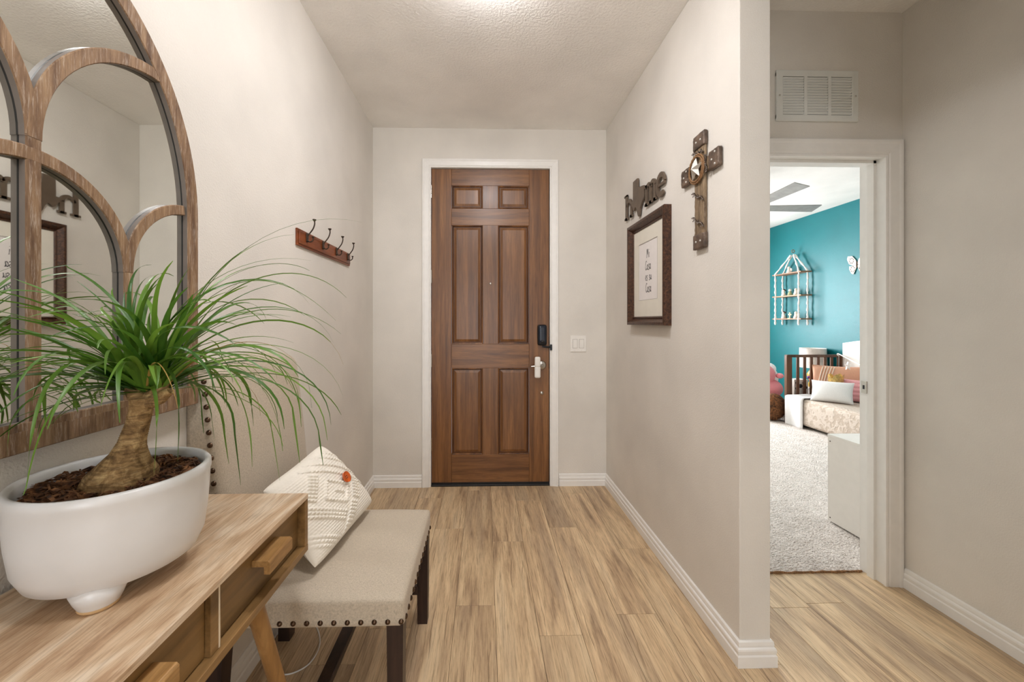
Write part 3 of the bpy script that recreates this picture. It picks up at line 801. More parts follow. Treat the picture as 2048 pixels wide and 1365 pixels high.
# long leaves reaching out beyond the crown: apex and tip
for (p1, p2, tip, wd) in [((-.56, .80, 1.36), (-.40, .86, 1.42), (-.306, .88, 1.315), .008), ((-.56, .80, 1.30), (-.42, .86, 1.33), (-.318, .88, 1.235), .008),
                          ((-.58, .84, 1.42), (-.45, .9, 1.38), (-.345, .92, 1.265), .006), ((-.60, .82, 1.40), (-.48, .95, 1.42), (-.44, 1.0, 1.39), .005),
                          ((-.56, .80, 1.26), (-.40, .86, 1.24), (-.405, .88, 1.03), .009), ((-.56, .80, 1.22), (-.44, .83, 1.20), (-.425, .84, .99), .009),
                          ((-.58, .72, 1.21), (-.52, .70, 1.20), (-.535, .70, 1.02), .012), ((-.66, .66, 1.24), (-.67, .60, 1.22), (-.665, .59, 1.03), .012),
                          ((-.70, .66, 1.30), (-.72, .52, 1.32), (-.735, .45, 1.22), .008), ((-.68, .64, 1.22), (-.70, .5, 1.24), (-.73, .42, 1.17), .009),
                          ((-.66, .70, 1.20), (-.70, .64, 1.19), (-.705, .62, .98), .008), ((-.70, .70, 1.20), (-.74, .62, 1.18), (-.76, .58, 1.03), .007),
                          ((-.58, .80, 1.20), (-.50, .86, 1.18), (-.50, .86, .95), .010), ((-.60, .72, 1.16), (-.56, .70, 1.16), (-.575, .70, 1.0), .010)]:
    leaf([fix(q_) if k > 1 else q_ for k, q_ in enumerate(bez([heads[2], p1, p2, tip], 22))], wd, 'leaf', (.3, .5, .5))

random.seed(5)
# ------------------------------------------------------------------ upholstered chair
cy0, cy1 = 1.150, 1.700
ch = thing('upholstered_chair', (-.55, 1.425, 0), 'oatmeal linen chair with dark legs and brass nailhead trim', 'chair')
def seatf(p, u):
    zt_ = max(0, u[2]); e = (1-u[0]**4)*(1-u[1]**4)
    return (p.x, p.y, p.z+zt_*.022*e+(.004*math.sin(p.y*31)*zt_*e))
MB().rbox((-.518, 1.425, .4175), (.568, .552, .085), .013, (40, 40, 10), seatf).build('seat', M['linen'], ch)
def backf(p, u):
    f = (p.z-.39)/.74; x = p.x-.070*f
    x += .012*(1-u[1]**2)*(1-abs(u[2])**4)*(1 if u[0] > 0 else 0)
    z = p.z - (.055*(u[1]**4) if u[2] > .2 else 0)*((u[2]-.2)/.8 if u[2] > .2 else 0)
    return (max(x, XL+.0015), p.y, z)
MB().rbox((-.785, 1.425, .77), (.130, .548, .76), .024, (6, 18, 24), backf).build('backrest', M['linen'], ch)
for (x0, y0, x1, y1) in ((-.262, 1.176, -.262, 1.176), (-.262, 1.674, -.262, 1.674), (-.782, 1.190, -.805, 1.190), (-.782, 1.600, -.795, 1.600)):
    s_ = .024 if x0 > -.5 else .026
    MB().add([(x0+a*s_, y0+c*s_, .385) for a, c in ((-1, -1), (1, -1), (1, 1), (-1, 1))]+[(x1+a*s_*.85, y1+c*s_*.85, 0) for a, c in ((-1, -1), (1, -1), (1, 1), (-1, 1))],
             [(0, 1, 2, 3), (7, 6, 5, 4), (0, 4, 5, 1), (1, 5, 6, 2), (2, 6, 7, 3), (3, 7, 4, 0)]).build('leg', M['darkleg'], ch)
MB().bbox(-.79, -.28, 1.182, 1.202, .13, .165, .002, 1).build('stretcher', M['darkleg'], ch)
MB().bbox(-.79, -.28, 1.640, 1.660, .13, .165, .002, 1).build('stretcher', M['darkleg'], ch)
MB().bbox(-.515, -.475, 1.202, 1.640, .135, .160, .002, 1).build('stretcher', M['darkleg'], ch)
def nail(c, ax, sg):
    return MB().lathe([(.0078, 0), (.0072, sg*.003), (.0050, sg*.0052), (.0003, sg*.0062)], c, 14, ax)
n0 = nail((-.243, cy0-.0005, .3935), 'y', -1).build('nail_head', M['nail'], ch)
o0 = WO[n0.name]
copies(n0, [(o0.x-.0386*k, o0.y, o0.z+.0000*k) for k in range(1, 15)])
copies(n0, [(-.738-.070*(.08+.0365*k)/.74, o0.y, .470+.0365*k) for k in range(0, 18)])
n1 = nail((-.2340, 1.17, .3935), 'x', 1).build('nail_head', M['nail'], ch)
o1 = WO[n1.name]
copies(n1, [(o1.x, o1.y+.0386*k, o1.z) for k in range(1, 14)])

# ------------------------------------------------------------------ knitted pillow
A, B, Cc, D = Vector((-.520, 1.215, .500)), Vector((-.470, 1.675, .505)), Vector((-.645, 1.560, .785)), Vector((-.675, 1.200, .755))
nrm = (B-A).cross(D-A).normalized()
if nrm.x < 0: nrm = -nrm
def bump_knit(u, v):
    S, Tt = u+v, u-v
    h = .0022*abs(math.sin(PI*v*34))*(.6+.4*abs(math.sin(PI*u*30+PI/2*(int(v*34) % 2))))
    def row(x, x0, along, lo, hi, yy):
        if not (lo <= yy <= hi): return 0
        d = abs(x-x0)/.026
        return (math.cos(PI/2*d)**.8)*(.45+.55*abs(math.sin(PI*along*19))) if d < 1 else 0
    r = 0
    for s0 in (.24, .292, .344): r = max(r, row(S, s0, Tt, -.34, .34, Tt))
    for s0 in (.58, .632, .684): r = max(r, row(S, s0, Tt, -.50, .22, Tt))
    for s0 in (1.30, 1.44, 1.60, 1.72): r = max(r, row(S+.12*Tt*Tt, s0, Tt, -.6, .6, Tt))
    for s0 in (.83, 1.13): r = max(r, row(S, s0, Tt, -.20, .18, Tt))
    for t0 in (-.20, .18): r = max(r, row(Tt, t0, S, .83, 1.13, S))
    r = max(r, row(S, .98, Tt, -.06, .12, Tt))
    for k in range(9): r = max(r, row(S, .40+k*.056, Tt, .28, .42, Tt))
    for k in range(7): r = max(r, row(S, .95+k*.056, Tt, .30, .46, Tt)*.9)
    for k in range(8): r = max(r, row(S, .80+k*.056, Tt, -.48, -.34, Tt)*.9)
    return h+.0095*r
def pil(side):
    def f(u, v):
        # pinch towards the corners
        cu, cv = 2*u-1, 2*v-1
        k = .045
        uu = u-.5; vv = v-.5
        uu *= 1-k*(1-cv*cv)*1.0*abs(cu); vv *= 1-k*(1-cu*cu)*1.0*abs(cv)
        uu *= 1-.05*abs(cv)**5*abs(cu)**5; vv *= 1-.05*abs(cv)**5*abs(cu)**5
        uu += .5; vv += .5
        p = (A*(1-uu)+B*uu)*(1-vv)+(D*(1-uu)+Cc*uu)*vv
        th = ((1-cu**2)*(1-cv**2))**.42
        d = .066*th
        if side > 0:
            e = min(1, 6*min(u, 1-u, v, 1-v)); d += bump_knit(u, v)*e
            return p+nrm*d
        return p-nrm*d*.75
    return f
pl = thing('knit_pillow', (A+B)/2, 'chunky cream knitted pillow with orange button on the linen chair', 'pillow')
MB().grid(pil(1), 250, 230).build('knit_front', M['knit'], pl)
MB().grid(pil(-1), 30, 30).build('pillow_back', M['whitefab'], pl)
bc = pil(1)(.66, .54)+nrm*.0145
bt = MB().lathe([(.0008, .001), (.006, .001), (.0185, .0025), (.0205, .005), (.0195, .0005), (.0185, -.003)], (0, 0, 0), 28)
rot = Vector((0, 0, 1)).rotation_difference(nrm).to_matrix()
bt.v = [tuple(rot @ Vector(p)+bc) for p in bt.v]
bo = bt.build('button', M['button'], pl)
hl = MB()
for k in range(4):
    a = PI/4+k*PI/2; c = rot @ Vector((.005*math.cos(a), .005*math.sin(a), .0012))+bc; hl.sphere(c, .0018, u=8, v=5)
hl.build('button_hole', M['blackprint'], bo)

# ------------------------------------------------------------------ white cable on the floor
tag(MB().tube(smooth_path([(-.836, 1.56, .003), (-.836, 1.62, .003), (-.815, 1.68, .003), (-.76, 1.71, .003), (-.704, 1.657, .003), (-.655, 1.583, .003), (-.639, 1.521, .003), (-.650, 1.464, .003), (-.687, 1.432, .003), (-.725, 1.427, .003), (-.78, 1.44, .003)], 8), .0025, 8).build('cable', M['cable'], None),
    'thin white cable curling on the floor under the chair', 'cable')

# ------------------------------------------------------------------ right wall: home sign
hs_ = thing('home_sign', (XR, 2.29, 1.92), 'brown metal home wall sign with a Texas shape for the letter o', 'sign')
sx0, sx1 = XR-.016, XR-.006
# on this wall +t runs towards the camera: y = 2.597 - t
def T(t, z): return (2.600-t, 1.925+z)
def quadstroke(b, pts, wds):
    """flat ribbon of given half-widths in (t,z) extruded in x"""
    P = [Vector((p[0], p[1])) for p in pts]; L = []; R = []
    for i, p in enumerate(P):
        d = (P[min(i+1, len(P)-1)]-P[max(i-1, 0)]).normalized(); nn = Vector((-d.y, d.x)); L.append(p+nn*wds[i]); R.append(p-nn*wds[i])
    n = len(P)
    vs = [(sx0, *T(*q)) for q in L]+[(sx0, *T(*q)) for q in R]+[(sx1, *T(*q)) for q in L]+[(sx1, *T(*q)) for q in R]
    fs = []
    for i in range(n-1):
        fs += [(i, i+1, n+i+1, n+i), (2*n+i, 3*n+i, 3*n+i+1, 2*n+i+1), (i, 2*n+i, 2*n+i+1, i+1), (n+i, n+i+1, 3*n+i+1, 3*n+i)]
    fs += [(0, n, 3*n, 2*n), (n-1, 3*n-1, 4*n-1, 2*n-1)][:0]
    b.add(vs, fs); 
    b.add([vs[0], vs[n], vs[3*n], vs[2*n]], [(0, 1, 2, 3)]); b.add([vs[n-1], vs[2*n-1], vs[4*n-1], vs[3*n-1]], [(0, 1, 2, 3)])
def rect(b, t0, t1, z0, z1):
    ya, za = T(t0, z0); yb, zb2 = T(t1, z1); b.box(sx0, sx1, min(ya, yb), max(ya, yb), za, zb2)
def letter_arch(b, t0, t1, zx, hw=.014):
    # from stem at t0 up and over to stem at t1
    cx_ = (t0+t1)/2; r = (t1-t0)/2; pts = []; wd = []
    for k in range(13):
        a = PI*.92-PI*.92*k/12; pts.append((cx_+r*math.cos(a), zx-r-.004+ (r*1.0)*math.sin(a))); wd.append(.007+(hw-.007)*(k/12))
    quadstroke(b, pts, wd)
b = MB(); rect(b, .030, .058, 0, .160); rect(b, .010, .058, .150, .162); rect(b, .015, .074, 0, .013); rect(b, .114, .140, 0, .080); rect(b, .102, .152, 0, .013)
letter_arch(b, .050, .127, .116); b.build('letter', M['sign'], hs_)
tex = [(.165, .205), (.235, .205), (.237, .150), (.262, .142), (.285, .138), (.310, .134), (.330, .130), (.334, .092), (.340, .074), (.334, .058), (.308, .046), (.292, .030), (.276, .012), (.268, -.022), (.262, -.034), (.246, -.028), (.234, -.010), (.222, .020), (.206, .040), (.190, .034), (.178, .022), (.162, .034), (.150, .056), (.130, .078), (.122, .090), (.163, .092)]
tex = [(t, z) for t, z in tex]
MB().prism([T(*p) for p in tex], sx0-.0006, sx1, 'x').build('texas_shape', M['sign'], hs_)
b = MB()
for t in (.350, .405, .460): rect(b, t, t+.026, 0, .085 if t > .35 else .118); rect(b, t-.012, t+.038, 0, .013)
rect(b, .336, .370, .106, .118); letter_arch(b, .363, .418, .118); letter_arch(b, .418, .473, .118)
b.build('letter', M['sign'], hs_)
b = MB(); pts = []; wd = []
for k in range(29):
    a = math.radians(10+300*k/28); pts.append((.547+.044*math.cos(a), .058+.052*math.sin(a))); wd.append(.0135 if 60 < 10+300*k/28 < 300 else .009)
quadstroke(b, pts, wd); rect(b, .512, .592, .052, .066); b.build('letter', M['sign'], hs_)

# ------------------------------------------------------------------ framed print
fr = thing('framed_print', (XR, 2.22, 1.24), 'framed Mi Casa es su Casa print in deep mottled brown frame', 'picture')
fy0, fy1, fz0, fz1 = 1.960, 2.478, 1.243, 1.853
FP = [(0, 0), (0, .038), (.006, .040), (.016, .040), (.020, .036), (.036, .016), (.042, .020), (.047, .016), (.050, .010), (.050, 0)]
MB().sweep([(XR, fy0, fz0), (XR, fy0, fz1), (XR, fy1, fz1), (XR, fy1, fz0)], FP, (-1, 0, 0), 1, True).build('frame', M['pframe'], fr)
MB().box(XR-.008, XR-.001, fy0+.03, fy1-.03, fz0+.03, fz1-.03).build('print_paper', M['print'], fr)
my0, my1, mz0, mz1 = 2.100, 2.352, 1.388, 1.722
b = MB()
xm0, xm1 = XR-.0105, XR-.008
for (a0, a1, c0, c1) in ((fy0+.03, my0, fz0+.03, fz1-.03), (my1, fy1-.03, fz0+.03, fz1-.03), (my0, my1, fz0+.03, mz0), (my0, my1, mz1, fz1-.03)):
    b.box(xm0, xm1, a0, a1, c0, c1)
b.build('mat_board', M['mat_board'], fr)
MB().sweep([(xm0-.0002, my0, mz0), (xm0-.0002, my0, mz1), (xm0-.0002, my1, mz1), (xm0-.0002, my1, mz0)], [(0, 0), (0, .0004), (.0012, .0004), (.0012, 0)], (-1, 0, 0), 1, True).build('mat_bevel', plain('grey bevel', (150, 146, 140), .8), fr)
G = {  # handwriting strokes, unit box
 'M': [[(0, 0), (.06, .5), (.14, 1), (.3, .35), (.46, .98), (.56, .5), (.62, 0)]],
 'i': [[(.08, .6), (.1, .3), (.16, 0)], [(.07, .86), (.10, .90)]],
 'C': [[(.42, .86), (.34, 1), (.2, .98), (.06, .7), (.02, .35), (.1, .05), (.25, 0), (.42, .16)]],
 'a': [[(.34, .5), (.22, .58), (.06, .42), (.02, .2), (.1, .02), (.24, .08), (.34, .4), (.35, .55), (.33, .2), (.36, .04), (.46, .02)]],
 's': [[(.34, .5), (.22, .6), (.08, .5), (.12, .34), (.28, .24), (.3, .08), (.16, -.04), (.0, .04)]],
 'e': [[(.02, .26), (.2, .3), (.3, .46), (.2, .6), (.06, .48), (.02, .22), (.12, .02), (.26, .04), (.36, .18)]],
 'u': [[(.04, .56), (.04, .2), (.12, .02), (.26, .1), (.34, .4), (.36, .56), (.36, .2), (.4, .02), (.48, .06)]],
}
W_ = {'M': .78, 'i': .28, 'C': .5, 'a': .5, 's': .42, 'e': .44, 'u': .54, ' ': .5}
def write(line, yc, zb2, hgt):
    tw = sum(W_[c] for c in line)*hgt*.80; t = -tw/2; b = MB()
    for c in line:
        for st in G.get(c, []):
            P = smooth_path([(0, t+p[0]*hgt*.80, p[1]*hgt) for p in st], 5)
            n = len(P); vs = []
            for i, p in enumerate(P):
                d = (P[min(i+1, n-1)]-P[max(i-1, 0)]); d = d.normalized() if d.length > 1e-9 else Vector((0, 1, 0)); nn = Vector((0, -d.z, d.y))
                hwid = .0014+.0011*abs(math.sin(i*.35+t*90))
                for sg in (-1, 1):
                    q2 = p+nn*hwid*sg; vs.append((XR-.0084, yc-q2.y, zb2+q2.z))
            b.add(vs, [(2*i, 2*i+1, 2*i+3, 2*i+2) for i in range(n-1)])
        t += W_[c]*hgt*.80
    b.build('lettering', M['ink'], fr)
write('Mi', 2.225, 1.628, .050); write('Casa', 2.225, 1.560, .050); write('es su', 2.220, 1.500, .046); write('Casa', 2.220, 1.432, .050)

# ------------------------------------------------------------------ wall cross
cr = thing('wall_cross', (XR, 1.675, 1.575), 'rustic wood and metal cross with silver star and barbed wire', 'cross')
cxf = XR-.014
def slab(y0, y1, z0, z1, x0, x1, rough=.002, name='upright', mat='cross_wood', n=(3, 8, 20)):
    rs = random.Random(int(y0*1000+z0*77))
    MB().rbox(((x0+x1)/2, (y0+y1)/2, (z0+z1)/2), (abs(x1-x0), y1-y0, z1-z0), .004, n, lambda p, u: (p.x-(rs.random()*rough if u[0] < 0 else 0), p.y+(rs.random()-.5)*rough, p.z+(rs.random()-.5)*rough)).build(name, M[mat], cr)
slab(1.637, 1.716, 1.580, 2.062, cxf, XR-.002, .003, 'upright', 'cross_wood', (3, 9, 46))
slab(1.545, 1.812, 1.890, 1.950, cxf-.001, XR-.003, .003, 'crossbar', 'cross_wood', (3, 28, 8))
for (a0, a1, c0, c1) in ((1.632, 1.721, 2.008, 2.070), (1.632, 1.721, 1.575, 1.640), (1.529, 1.602, 1.880, 1.956), (1.754, 1.826, 1.884, 1.960)):
    slab(a0, a1, c0, c1, cxf-.005, XR-.0015, .002, 'end_plate', 'rust', (4, 8, 8))
    for k in range(2 if c1-c0 < .07 else 3):
        if c1-c0 < .07: p = (cxf-.006, a0+.028+k*.034, (c0+c1)/2)
        else: p = (cxf-.006, (a0+a1)/2+(.01 if k == 1 else -.012), c0+.014+k*.024)
        MB().sphere(p, .005, .7, 1, 1, 10, 6).build('rivet', M['star'], cr)
yc_, zc_ = 1.683, 1.920
for dr in (0, .008):
    MB().tube([(cxf-.010-dr*.3, yc_+(.060-dr)*math.cos(2*PI*k/60), zc_+(.060-dr)*math.sin(2*PI*k/60)) for k in range(60)], [.0040+.0012*math.sin(k*PI*.7) for k in range(60)], 8, True, True).build('rope_ring', M['rope'], cr)
vs = [(cxf-.034, yc_, zc_)]; R1, R2 = .052, .021
for k in range(10):
    a = PI/2+PI*k/5; r = R1 if k % 2 == 0 else R2; vs.append((cxf-.012, yc_+r*math.cos(a), zc_+r*math.sin(a)))
vs.append((cxf-.004, yc_, zc_))
MB().add(vs, [(0, 1+k, 1+(k+1) % 10) for k in range(10)]+[(11, 1+(k+1) % 10, 1+k) for k in range(10)]).build('star', M['star'], cr)
def barb(p0, p1, name='barbed_wire'):
    b = MB(); p0 = Vector(p0); p1 = Vector(p1); d = (p1-p0).normalized(); u = d.cross(Vector((1, 0, 0))).normalized(); n = 26
    for ph in (0, PI):
        b.tube([p0.lerp(p1, k/n)+(u*math.sin(k*1.1+ph)+Vector((1, 0, 0))*math.cos(k*1.1+ph))*.003+u*.004*math.sin(k*.4) for k in range(n+1)], .002, 6)
    for f in (.2, .55, .85):
        c = p0.lerp(p1, f); 
        for s_ in (1, -1): b.tube([c-u*.010*s_-d*.003+Vector((-.004, 0, 0)), c, c+u*.010*s_+d*.004+Vector((-.005, 0, 0))], .0013, 5)
    b.build(name, M['wire'], cr)
xw = cxf-.007
barb((xw, 1.725, 1.826), (xw, 1.632, 1.778)); barb((xw, 1.725, 1.720), (xw, 1.630, 1.665)); barb((xw, 1.722, 1.998), (xw, 1.634, 1.980)); barb((xw, 1.748, 1.955), (xw, 1.748, 1.885)); barb((xw, 1.622, 1.96), (xw, 1.612, 1.88))

# ------------------------------------------------------------------ bedroom
nx, ny = 330, 450
xs = np.linspace(XE+.002, XB-.002, nx); ys = YH+.101+(np.linspace(0, 1, ny)**1.35)*(YB-YH-.105)
X, Y = np.meshgrid(xs, ys, indexing='ij'); X = X+rng.normal(0, .002, X.shape); Y = Y+rng.normal(0, .002, Y.shape)
Y[:, 0] = YH+.10+np.abs(rng.normal(0, .003, nx)); Z = -.001+rng.uniform(-.0015, .0015, X.shape); Z[:, 0] = -.01
X = np.clip(X, XE+.001, XB-.001)
vv = np.stack([X, Y, Z], -1).reshape(-1, 3)
idx = (np.arange((nx-1))[:, None]*ny+np.arange(ny-1)[None]).reshape(-1)
ff = np.stack([idx, idx+ny, idx+ny+1, idx+1], -1)
me = bpy.data.meshes.new('carpet'); me.from_pydata(vv.tolist(), [], ff.tolist()); me.materials.append(M['carpet'])
o = link('carpet', me, (0, 0, 0), None, kind='stuff'); tag(o, 'pale grey shaggy carpet covering the bedroom floor', 'carpet')
MB().tube([(1.10+k*.02, YH+.103+random.uniform(-.002, .002), .002+random.uniform(-.002, .002)) for k in range(41)], [random.uniform(.004, .008) for _ in range(41)], 7).build('trim_6', plain('brown carpet edge', (132, 98, 66), .9, var=.3, vscale=120), None, **S)

cb = thing('white_cabinet', (2.40, 2.24, 0), 'low plain white cabinet just inside the bedroom doorway', 'cabinet')
for x_ in (2.170, 2.620): MB().bbox(x_, x_+.016, 2.0, 2.452, .008, .536, .001, 1).build('side_panel', M['lam'], cb)
MB().bbox(2.170, 2.636, 1.995, 2.455, .536, .552, .001, 1).build('top_panel', M['lam'], cb)
MB().box(2.186, 2.62, 2.0, 2.01, .01, .536).build('back_panel', M['lam'], cb)
MB().box(2.186, 2.62, 2.435, 2.45, .01, .536).build('front_panel', M['lam'], cb)
for z in (.03, .51): MB().lathe([(.0003, -.001), (.004, -.001), (.004, 0)], (2.170, 2.435, z), 10, 'x').build('screw', M['bronze'], cb)

# toddler bed
bd = thing('toddler_bed', (4.12, 4.2, 0), 'walnut brown slatted toddler bed against the teal wall', 'bed')
ye = 4.85
MB().bbox(3.755, 3.825, ye-.02, ye+.025, 0, .845, .004, 1).build('post', M['bedwood'], bd)
MB().bbox(4.44, 4.49, ye-.02, ye+.025, 0, .845, .004, 1).build('post', M['bedwood'], bd)
MB().bbox(3.755, 3.815, 3.50, 3.55, 0, .42, .004, 1).build('post', M['bedwood'], bd)
MB().bbox(4.44, 4.49, 3.50, 3.55, 0, .845, .004, 1).build('post', M['bedwood'], bd)
MB().bbox(3.76, 4.49, ye-.022, ye+.027, .818, .850, .004, 1).build('top_rail', M['bedwood'], bd)
MB().bbox(3.82, 4.45, ye-.012, ye+.018, .20, .26, .003, 1).build('lower_rail', M['bedwood'], bd)
MB().bbox(3.765, 3.795, 3.55, ye-.02, .16, .26, .003, 1).build('side_rail', M['bedwood'], bd)
for k in range(7):
    xx = 3.895+k*.0865
    MB().bbox(xx, xx+.034, ye-.006, ye+.012, .26, .818, .003, 1).build('slat', M['bedwood'], bd)
mt_ = thing('mattress', (4.13, 4.2, .05), 'mattress in a beige wavy embossed cover on the toddler bed', 'mattress')
MB().rbox((4.115, 4.17, .185), (.735, 1.32, .315), .045, (18, 30, 8)).build('cover', M['cover'], mt_)
# blanket draped over the near-left corner
b = MB()
def blk(u, v):
    # v: 0 on top .. 1 hanging down outer side
    y = 4.56+u*.25
    L = v*.62
    if L < .26: x = 4.0-L; z = .352+.006*math.sin(u*9+v*5)
    else: x = 3.738-.010*math.sin(u*8); z = .352-(L-.26)
    x = x-.004*math.sin(u*14)
    return (x, y, z)
MB().grid(blk, 14, 26).build('whatever', M['whitefab'], None)
bo_ = bpy.data.objects['whatever']; bo_.name = 'white_blanket'; WO['white_blanket'] = WO['whatever']; tag(bo_, 'white fleece blanket draped over the corner of the mattress', 'blanket')
md = bo_.modifiers.new('thick', 'SOLIDIFY'); md.thickness = .012; md.offset = 1
def cushion(name, c, size, rotz, tilt, mat, label, cat='pillow', fn=None):
    t = thing(name, c, label, cat)
    Rm = Matrix.Rotation(rotz, 3, 'Z') @ Matrix.Rotation(tilt, 3, 'X')
    def f(sd):
        def g(u, v):
            cu, cv = 2*u-1, 2*v-1
            x = (u-.5)*size[0]*(1-.07*(1-cv*cv)*abs(cu)); z = (v-.5)*size[2]*(1-.07*(1-cu*cu)*abs(cv))
            d = size[1]*.5*((1-cu*cu)*(1-cv*cv))**.4
            if fn: d += fn(u, v)
            return Rm @ Vector((x, -sd*d, z))+Vector(c)+Vector((0, 0, size[2]*.5*math.cos(tilt)))
        return g
    b = MB().grid(f(1), 40, 30); b.grid(f(-1), 20, 16); b.build('pillow_cover', mat, t)
    return t, f(1)
# rotz: pillow front (-Y local) turned to face the camera / room
cushion('white_pillow', (3.96, 4.42, .345), (.38, .16, .25), math.radians(-48), math.radians(-22), M['whitefab'], 'small white pillow at the front of the toddler bed')
t, g = cushion('peach_pillow', (4.25, 4.66, .40), (.50, .14, .34), math.radians(-40), math.radians(-14), M['peach'], 'large peach pillow with cream cords behind the white pillow')
for k in range(5):
    uu = .10+k*.055
    MB().tube([g(uu+.12*(vq/12)**1.5, .06+.88*vq/12)+Vector((-.004, -.004, 0)) for vq in range(13)], .006, 6).build('cord_stripe', M['stripe'], t)
cushion('pink_pillow', (4.28, 4.36, .345), (.42, .16, .26), math.radians(-50), math.radians(-14), M['pinkfab'], 'pink ruffled pillow right of the white pillow', fn=lambda u, v: .012*abs(math.sin(v*16)))
cw_ = thing('gold_crown', (4.14, 4.44, .55), 'gold fabric crown resting on the white pillow', 'crown')
b = MB(); n = 40
vs = []; 
for k in range(n):
    a = 2*PI*k/n; r = .085; zz = .05+.05*abs(math.sin(a*2.5))
    vs += [(4.08+r*math.cos(a), 4.50+r*.5*math.sin(a), .555), (4.08+r*1.05*math.cos(a), 4.50+r*.55*math.sin(a), .555+zz)]
b.add(vs, [(2*k, 2*((k+1) % n), 2*((k+1) % n)+1, 2*k+1) for k in range(n)], True); b.build('crown_band', M['gold'], cw_)
# white arched headboard by the wall
hbp = thing('white_headboard', (4.46, 4.4, .45), 'white arched panelled headboard against the teal wall', 'headboard')
poly = [(4.885, .30), (4.885, .985)]+[(4.885-.60*k/12, .985+.075*math.sin(PI*.5*k/12)) for k in range(1, 13)]+[(4.0, 1.06), (4.0, .30)]
poly = [(y-.0, z) for y, z in poly]
MB().prism([(4.83 if y > 4.8 else y, z) for y, z in poly], 4.462, 4.492, 'x', .002).build('panel', M['lam'], hbp)
MB().bbox(4.452, 4.462, 4.02, 4.79, .62, .90, .004, 1).build('raised_panel', M['lam'], hbp)
mo = thing('crib_mobile', (4.1, 4.86, .85), 'white mobile arm with hanging star and ball above the toddler bed', 'mobile')
MB().tube(smooth_path([(4.40, 4.83, .84), (4.38, 4.80, .865), (4.30, 4.60, .83), (4.22, 4.30, .76), (4.2, 4.1, .72)]), .006, 6).build('arm', M['white_plastic'], mo)
MB().tube([(4.38, 4.79, .86), (4.38, 4.79, .70)], .0015, 5).build('string', M['white_plastic'], mo)
MB().sphere((4.38, 4.79, .68), .028).build('ball', M['chrome'], mo)
vs = []
for k in range(10):
    a = PI/2+PI*k/5; r = .05 if k % 2 == 0 else .02; vs.append((r*math.cos(a)*.8, 4.56, .74+r*math.sin(a)))
MB().prism([(4.27+q[0], q[2]) for q in vs], 4.545, 4.56, 'y').build('star', M['white_plastic'], mo)

lp = thing('table_lamp', (4.33, 5.12, .42), 'table lamp with white drum shade behind the toddler bed', 'lamp')
MB().lathe([(.152, .66), (.150, .662), (.142, .912), (.144, .914), (.138, .912), (.146, .663)], (4.33, 5.12, 0), 36).build('shade', M['shade'], lp)
MB().lathe([(.001, .42), (.05, .42), (.055, .44), (.03, .47), (.06, .53), (.065, .57), (.03, .63), (.012, .66), (.012, .72), (.001, .72)], (4.33, 5.12, 0), 24).build('base', M['glasscolor'], lp)
nt = thing('night_table', (4.32, 5.13, 0), 'small white bedside table under the lamp', 'table')
MB().bbox(4.15, 4.49, 4.96, 5.30, .395, .42, .003, 1).build('top_panel', M['lam'], nt)
for (a, c) in ((4.16, 4.97), (4.455, 4.97), (4.16, 5.265), (4.455, 5.265)): MB().bbox(a, a+.028, c, c+.028, 0, .395, .002, 1).build('leg', M['lam'], nt)
bq = thing('flower_ornament', (4.22, 5.02, .42), 'small posy of red and purple flowers beside the lamp base', 'flowers')
MB().lathe([(.001, 0), (.022, 0), (.028, .03), (.020, .07)], (4.20, 5.0, .42), 16).build('vase', M['glasscolor'], bq)
for k in range(7):
    MB().sphere((4.20+random.uniform(-.035, .035), 5.0+random.uniform(-.02, .02), .50+random.uniform(0, .05)), .020, u=10, v=6).build('bloom', M['redflower' if k % 2 else 'purple'], bq)
pb = thing('patterned_box', (3.98, 4.95, .35), 'black and white patterned storage box behind the bed slats', 'box')
MB().bbox(3.90, 4.08, 4.895, 5.03, 0, .53, .002, 1).build('box_body', M['lam'], pb)
for (a, c, r) in ((3.935, .49, .022), (3.98, .45, .026), (4.03, .49, .024), (4.05, .43, .018), (3.93, .42, .018)):
    MB().lathe([(.0005, -.002), (r, -.002), (r, .001)], (a, 4.895, c), 16, 'y').build('printed_flower', M['blackprint'], pb)

pk = thing('pink_plush_toy', (3.72, 5.15, 0), 'large pink plush toy with a stitched smile beside the bed post', 'plush toy')
MB().sphere((3.74, 5.26, .55), .17, 1.0, .8, .85, 24, 16).sphere((3.82, 5.26, .36), .17, 1.1, .9, .8, 24, 16).sphere((3.82, 5.30, .12), .16, 1.1, .8, .75, 24, 16).build('body', M['plush_pink'], pk)
MB().sphere((3.93, 5.18, .54), .045, 1, 1, .8).build('ear', M['plush_pink'], pk)
MB().tube(smooth_path([(3.66, 5.139, .535), (3.685, 5.130, .515), (3.72, 5.124, .510), (3.75, 5.124, .525)]), .004, 6).build('smile', M['blackprint'], pk)
fu = thing('furry_toy', (3.72, 4.98, 0), 'brown furry toy lying on the carpet by the bed post', 'plush toy')
MB().sphere((3.70, 4.99, .17), .17, .95, .6, 1.0, 24, 16).build('body', M['plush_fur'], fu)
b = MB()
for i in range(1300):
    th, ph = random.uniform(0, 2*PI), math.acos(random.uniform(-.95, 1))
    d = Vector((math.sin(ph)*math.cos(th), math.sin(ph)*math.sin(th), math.cos(ph)))
    p = Vector((3.70+d.x*.16, 4.99+d.y*.10, .17+d.z*.165)); q2 = p+(d+Vector((0, 0, -.8))+Vector([random.uniform(-.4, .4) for _ in range(3)]))*.026
    q2.z = max(q2.z, .004); n = d.cross(Vector((0, 0, 1)))*.004
    b.add([p-n, p+n, q2], [(0, 1, 2)])
b.build('fur', M['plush_fur'], fu, kind='stuff')
wp = thing('white_plush_toy', (3.9, 5.2, .45), 'white plush toy peeking out behind the pink plush toy', 'plush toy')
